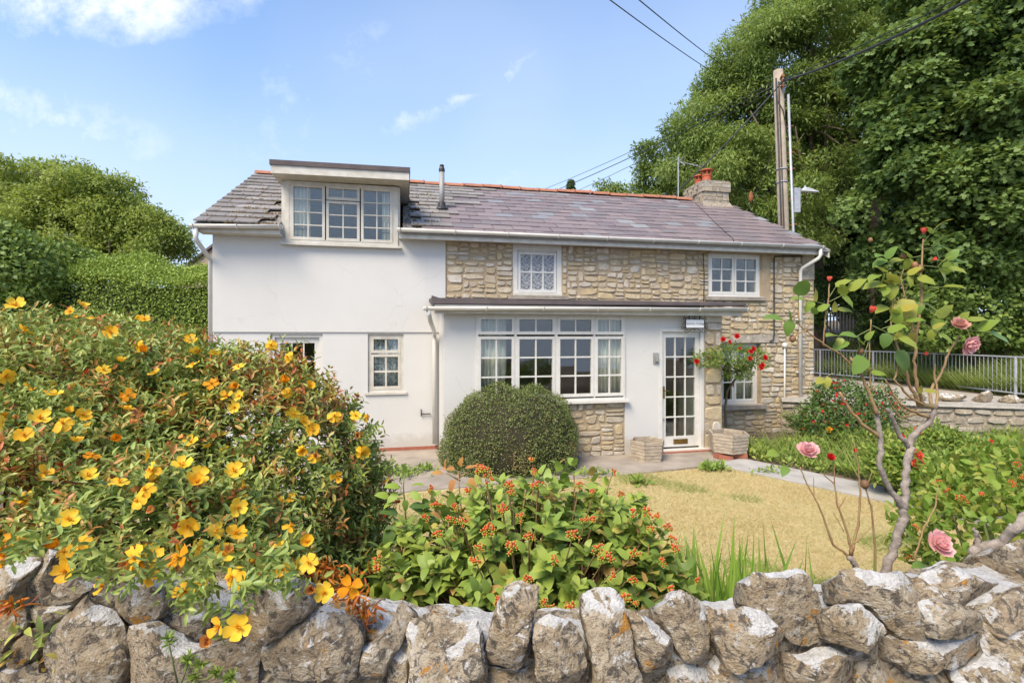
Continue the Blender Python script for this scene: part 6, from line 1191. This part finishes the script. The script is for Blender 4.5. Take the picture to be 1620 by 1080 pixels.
# ================================================================== climbing red rose by the door
rb = house_to_world(hx(1152, -.55), -.55, 0); RR = thing('climbing_rose', 'red flowering climbing rose with a leafy head before the lower stone wall window', 'rose bush', rb)
cz = P(1160, 565, 8.1)
MB(rb).tube([rb, P(1148, 670, 9.1), P(1147, 645, 9.0), P(1151, 617, 8.95), P(1165, 597, 8.9), P(1168, 580, 8.9)], [.025, .024, .023, .022, .02, .015], 8).build('trunk', M['bark'], RR, True)
mb = MB(rb); E = Ell([(P(1158, 563, 8.6), (.46, .28, .19)), (P(1120, 568, 8.4), (.24, .2, .15)), (P(1196, 568, 8.6), (.2, .2, .18)), (P(1162, 588, 8.7), (.28, .2, .14))]); r_ = np.random.default_rng(81)
for k in range(26): e_ = E.c[k % 4] + rdir(1, r_)[0] * E.r[k % 4]; s0 = P(1166, 588, 8.9); mb.tube([s0, (s0 + e_) / 2 + rdir(1, r_)[0] * .05, e_], [.008, .006, .003], 5, False)
mb.build('canes', M['bark'], RR, True)
p, nn = E.surf(2800, r_, -.9, .1, (.5, 1.15)); m = len(p); l = r_.uniform(.025, .05, m); scatter_obj('foliage', LEAF, p, frames(nn + r_.normal(size=(m, 3)) * .6, rdir(m, r_) + np.array([0, -.2, .8]), l, l * .6), r_.uniform(.0, .62, m), M['rosel'], RR, rb)
for px, py in ((1166, 532), (1144, 537), (1154, 541), (1188, 556), (1191, 552), (1102, 572), (1210, 566), (1206, 577), (1203, 581), (1186, 567), (1170, 551)): p_ = P(px, py, 8.3); put('flower', rose_red, RR, p_, (rng.normal(0, .3), -1, .4), rb, random.uniform(1.1, 1.7) if px != 1170 else .8)
# ================================================================== right-hand bed
M['fuch'] = leafmat('dull_green_leaf', [(.05, .11, .03), (.09, .16, .035), (.14, .21, .05)], .25)
T, E, org = shrub('red_flowering_shrub', 'rounded shrub speckled with small red flowers at the cottage corner', [(P(1335, 640, 8.9), (.5, .4, .40)), (P(1290, 665, 8.8), (.34, .3, .30)), (P(1390, 650, 8.8), (.36, .35, .42)), (P(1360, 680, 8.6), (.5, .4, .3)), (P(1310, 625, 8.9), (.25, .25, .22))], 7000, .055, M['fuch'], LEAF, seed=91, aspect=.5, up=-.9, shell=(.6, 1.18), lump=.28)
r_ = np.random.default_rng(92); redm = flower_mesh('flower', (Mre,), [petal_set(5, .03, .03, .4, .5, .002, 0, 0, .004, 14)])
for k in range(130):
    d = rdir(1, r_)[0]; d[1] = -abs(d[1]); j = int(r_.integers(0, 5)); p_ = E.c[j] + d * E.r[j] * r_.uniform(.95, 1.15)
    if p_[2] > .05: put('flower', redm, T, p_, d, org, random.uniform(.5, 1.1))
M['weed'] = leafmat('bed_leaf', [(.11, .20, .03), (.18, .28, .045), (.27, .36, .065), (.36, .39, .09)], .35)
n = 30000; r_ = np.random.default_rng(95); x = r_.uniform(3.6, 10.5, n); y = r_.uniform(3.4, 9.2, n)
line = (x - 3.6) * 1.93 + (y - 7.95) * 1.46; side = (y - WA[1]) * WD[0] - (x - WA[0]) * WD[1]
hs = house_to_world(9.5, -.2, 0); sd = (x - L[0]) * VV[0] + (y - L[1]) * VV[1]; tt = (x - L[0]) * U[0] + (y - L[1]) * U[1]
ok = (line > .12 + r_.uniform(0, .15, n)) & (side < -.1) & (sd < -.25) & ~((tt < 9.9) & (sd > -1.1)); x, y = x[ok], y[ok]; n = len(x)
hgt = .10 + .22 * (.5 + .5 * np.sin(x * 2.1 + 1.3 * np.sin(y * 1.7))) * (.5 + .5 * np.sin(y * 2.6 + x)) + .12 * ss(0, 2.5, line[ok] / 2.42)
z = hgt * r_.uniform(.1, 1, n) ** .7; d = rdir(n, r_) * .8 + np.array([0, -.1, .5]); l = r_.uniform(.04, .10, n)
o = scatter_obj('bed_plants', LEAF, np.stack([x, y, z], 1), frames(d, rdir(n, r_) * .5 + np.array([0, -.2, 1]), l, l * r_.uniform(.25, .6, n)), np.clip(.5 + .35 * np.sin(x * 3) * np.sin(y * 2.2) + r_.normal(0, .2, n), 0, 1), M['weed'], None, (0, 0, 0), 'stuff'); tag(o, 'tangled green ground cover filling the bed beside the path', 'ground cover')
n2 = 9000; x2 = r_.uniform(3.7, 10.2, n2); y2_ = r_.uniform(3.4, 8.9, n2); ok = ((x2 - 3.6) * 1.93 + (y2_ - 7.95) * 1.46 > .25) & ((y2_ - WA[1]) * WD[0] - (x2 - WA[0]) * WD[1] < -.15) & ((x2 - L[0]) * VV[0] + (y2_ - L[1]) * VV[1] < -1.0); x2, y2_ = x2[ok], y2_[ok]; n2 = len(x2); a = r_.uniform(0, 6.28, n2); k2 = .5 + .5 * np.sin(x2 * 1.9 + y2_ * 1.1)
o = scatter_obj('bed_grass', BLADE, np.stack([x2, y2_, np.zeros(n2)], 1), frames(np.stack([np.cos(a) * .5, np.sin(a) * .5, np.ones(n2)], 1), np.stack([-np.sin(a), np.cos(a), np.zeros(n2)], 1), r_.uniform(.2, .42, n2) + .2 * k2, .014), r_.uniform(0, 1, n2), M['bankgrass'], None, (0, 0, 0), 'stuff'); tag(o, 'rank seeding grass growing through the ground cover beside the path', 'grass')
for k_, (lab, px, py, Y_, w, h) in enumerate((('leafy yellow green self sown bush against the low garden wall', 1480, 700, 7.6, .42, .22), ('bright green bushy weed at the foot of the low garden wall', 1590, 735, 6.4, .45, .24), ('pale feathery bush between the path and the low wall', 1530, 755, 5.4, .40, .24), ('low green mound of leaves beside the path bend', 1420, 735, 6.2, .35, .22))):
    c_ = P(px, py, Y_); c_[2] = max(c_[2], h * .8); shrub('self_sown_bush', lab, [(c_, (w, w * .7, h)), (c_ + (w * .5, .1, -.05), (w * .5, w * .4, h * .7)), (c_ + (-w * .55, -.1, -.06), (w * .45, w * .4, h * .65))], 2400, .075, M['weed'], LEAF, seed=120 + k_, cat='bush', group='self sown bushes in the right hand bed', aspect=.45, shell=(.5, 1.2), lump=.3, up=-.8, stem_mat='greenstem', stems=14)
M['yg'] = leafmat('yellow_green_leaf', [(.13, .22, .03), (.20, .31, .04), (.28, .37, .06), (.36, .34, .07)], .4)
T, E, org = shrub('yellow_green_shrub', 'yellow green shrub with rusty seed heads at the lawn corner by the wall', [(P(1560, 800, 3.0), (.42, .35, .28)), (P(1620, 790, 2.9), (.35, .3, .35)), (P(1500, 850, 2.8), (.28, .28, .20)), (P(1590, 860, 2.6), (.4, .3, .28))], 2600, .055, M['yg'], LEAF, seed=96, aspect=.55, up=-.8, shell=(.55, 1.06), single=220, stem_mat='greenstem', stems=22)
for px, py in ((1478, 765), (1490, 780), (1512, 795), (1600, 740), (1592, 770), (1440, 838), (1610, 760), (1545, 790), (1430, 885)): p_, n_ = E.ray(px, py); put('seed_head', random.choice(clus), T, p_ + np.array([0, -.03, .02]), (0, -.5, 1), org, random.uniform(.6, .9))
def small_flower(label, px, py, me, sc_, h, name):
    g = P(px, py, min(8.6, (CH - h) * FPX / (py - HZ))); b = np.array([g[0], g[1], 0.0]); T = thing(name, label, 'flower', b, group='single blooms in the right hand bed')
    MB(b).tube([b, (b + g) / 2 + rng.normal(size=3) * .015, g], [.006, .005, .003], 5).build('stem', M['greenstem'], T, True); put('flower', me, T, g, (rng.normal(0, .2), -1, .5), b, sc_)
    pos = np.array([b + (g - b) * f for f in (.3, .5, .65, .8)]); k = len(pos); scatter_obj('foliage', LEAF, pos, frames(rdir(k) + np.array([0, 0, .2]), np.tile([[0, -.3, 1.]], (k, 1)), .10, .05), rng.uniform(.2, .6, k), M['weed'], T, b, single=k)
for lab, px, py, me, sc_, h in (('coral red bloom left of the gnarled rose trunk', 1422, 717, rose_coral, 2.0, .5), ('coral red bloom right of the gnarled rose trunk, upper of a pair', 1449, 721, rose_coral, 1.8, .5), ('coral red bloom right of the gnarled rose trunk, lower of a pair', 1450, 733, rose_coral, 1.8, .45), ('coral bloom half hidden behind the rose fork', 1450, 682, rose_coral, 1.3, .7), ('deep red bloom just above the coral pair', 1425, 692, rose_red, 1.7, .6), ('single yellow bloom in front of the red flowering shrub', 1312, 680, rose_yel, 1.5, .35), ('small red bloom at the path edge', 1352, 712, rose_red, 1.0, .4), ('red and yellow bloom before the low garden wall', 1568, 700, rose_coral, 1.1, .5)): small_flower(lab, px, py, me, sc_, h, 'garden_flower')
# fern at the cottage corner
M['fern'] = leafmat('fern_frond', [(.14, .24, .03), (.22, .32, .05), (.30, .36, .06)], .35); fb = G(1262, 692); FE = thing('fern', 'yellow green fern arching at the foot of the white downpipe', 'fern', (fb[0], fb[1], 0)); fo_ = np.array([fb[0], fb[1], 0.0])
for k in range(9):
    a = R(200 + k * 22 + rng.uniform(-8, 8)); ln = rng.uniform(.35, .55); pts = [fo_ + np.array([math.cos(a) * ln * f, math.sin(a) * ln * f * .7, .42 * math.sin(f * 2.1) * ln / .45]) for f in np.linspace(0, 1, 14)]
    pos, d = [], []
    for i in range(1, 13):
        t_ = pts[i + 1] - pts[i - 1]; t_ /= np.linalg.norm(t_); sd_ = np.cross(t_, [0, 0, 1]); sd_ /= np.linalg.norm(sd_) + 1e-6
        for s in (-1, 1): pos.append(pts[i]); d.append(sd_ * s + t_ * .5)
    m = len(pos); sz = np.repeat([.13 * math.sin(3.14 * (i / 13) ** .7) + .02 for i in range(1, 13)], 2); V, F, T_ = scatter(LEAF, np.array(pos) - fo_, frames(np.array(d), np.tile([[0, 0, 1.]], (m, 1)), sz, sz * .32), rng.uniform(0, 1, m)); link('frond', mesh_np('frond', V, F, T_), FE, M['fern'])
# weeds and tufts round the lawn edge, by the dome bush, at the wall face
def tuft(label, c, n, size, spread, mat, tpl=LEAF, hz_=.08, aspect=.4, cat='weed'):
    c = np.array(c, float); r = np.random.default_rng(int(abs(c[0] * 977 + c[1] * 131)) + n); T = thing('weed_tuft', label, cat, c, group='weeds round the lawn edge')
    p = c + np.stack([r.normal(0, spread, n), r.normal(0, spread * .6, n), r.uniform(0, hz_, n)], 1); d = rdir(n, r) * .8 + np.array([0, -.1, .7]); l = size * r.uniform(.6, 1.3, n)
    scatter_obj('leaves', tpl, p, frames(d, rdir(n, r) * .4 + np.array([0, -.4, 1]), l, l * aspect), r.uniform(0, .8, n), mat, T, c)
for lab, px, py, n, sz, sp in (('green weeds between the golden bush and the white wall', 625, 752, 260, .07, .22), ('low weed tuft at the foot of the rendered wall', 675, 745, 60, .06, .08), ('grassy tuft where lawn meets concrete in front of the porch pier', 1130, 745, 120, .09, .10), ('weed tuft on the lawn right of the berry bush', 1010, 768, 60, .08, .07), ('weed sprouting from debris by the raised planter', 1190, 712, 50, .07, .06), ('straggling weeds along the concrete edge by the dome bush', 935, 752, 90, .06, .14), ('fringe of weeds at the corner of path and lawn', 1215, 748, 60, .06, .12)): tuft(lab, G(px, py), n, sz, sp, M['weed'])
n = 500; r_ = np.random.default_rng(99); c_ = house_to_world(9.0, -.55, .02); pos = np.stack([r_.normal(c_[0], .5, n), r_.normal(c_[1] - .15, .28, n), r_.uniform(.02, .05, n)], 1); l = r_.uniform(.03, .08, n)
o = scatter_obj('leaf_litter', LEAF, pos, frames(rdir(n, r_) * np.array([1, 1, .25]), np.tile([[0, 0, 1.]], (n, 1)), l, l * .3), r_.uniform(0, 1, n), leafmat('dead_leaf', [(.26, .18, .11), (.38, .30, .20), (.18, .10, .06)], .1), None, (0, 0, 0), 'stuff'); tag(o, 'dry brown leaf litter and debris beneath the stone wall window', 'leaf litter')
WS = thing('feathery_weed', 'spindly feathery weed growing out of the stone wall below the golden flowers', 'weed', P(285, 1085, 1.14)); wo_ = np.array(WS.location); mb = MB(wo_); pos, d = [], []
for pts in ([(282, 1085), (272, 1040), (266, 1010)], [(285, 1085), (294, 1060), (298, 1040)], [(290, 1085), (310, 1060), (318, 1050)], [(296, 1085), (330, 1072), (345, 1062)], [(285, 1085), (300, 1075), (312, 1070)], [(290, 1090), (355, 1080), (368, 1070)]):
    ln = [P(a, b, 1.13) for a, b in pts]; mb.tube(ln, [.0022, .0018, .0012], 5)
    for i in range(26): f = rng.uniform(.55, 1.05); pos.append(ln[1] + (ln[2] - ln[1]) * f); d.append(rng.normal(size=3) * .7 + np.array([0, -.2, .5]))
mb.build('stem', M['greenstem'], WS, True); m = len(pos); scatter_obj('foliage', LEAF, np.array(pos), frames(np.array(d), rdir(m), .022, .005), rng.uniform(.2, .8, m), M['weed'], WS, wo_)
print('objects', len(bpy.data.objects), 'tris', sum(len(p.data.loops) - 2 * len(p.data.polygons) for p in bpy.data.objects if p.type == 'MESH'))
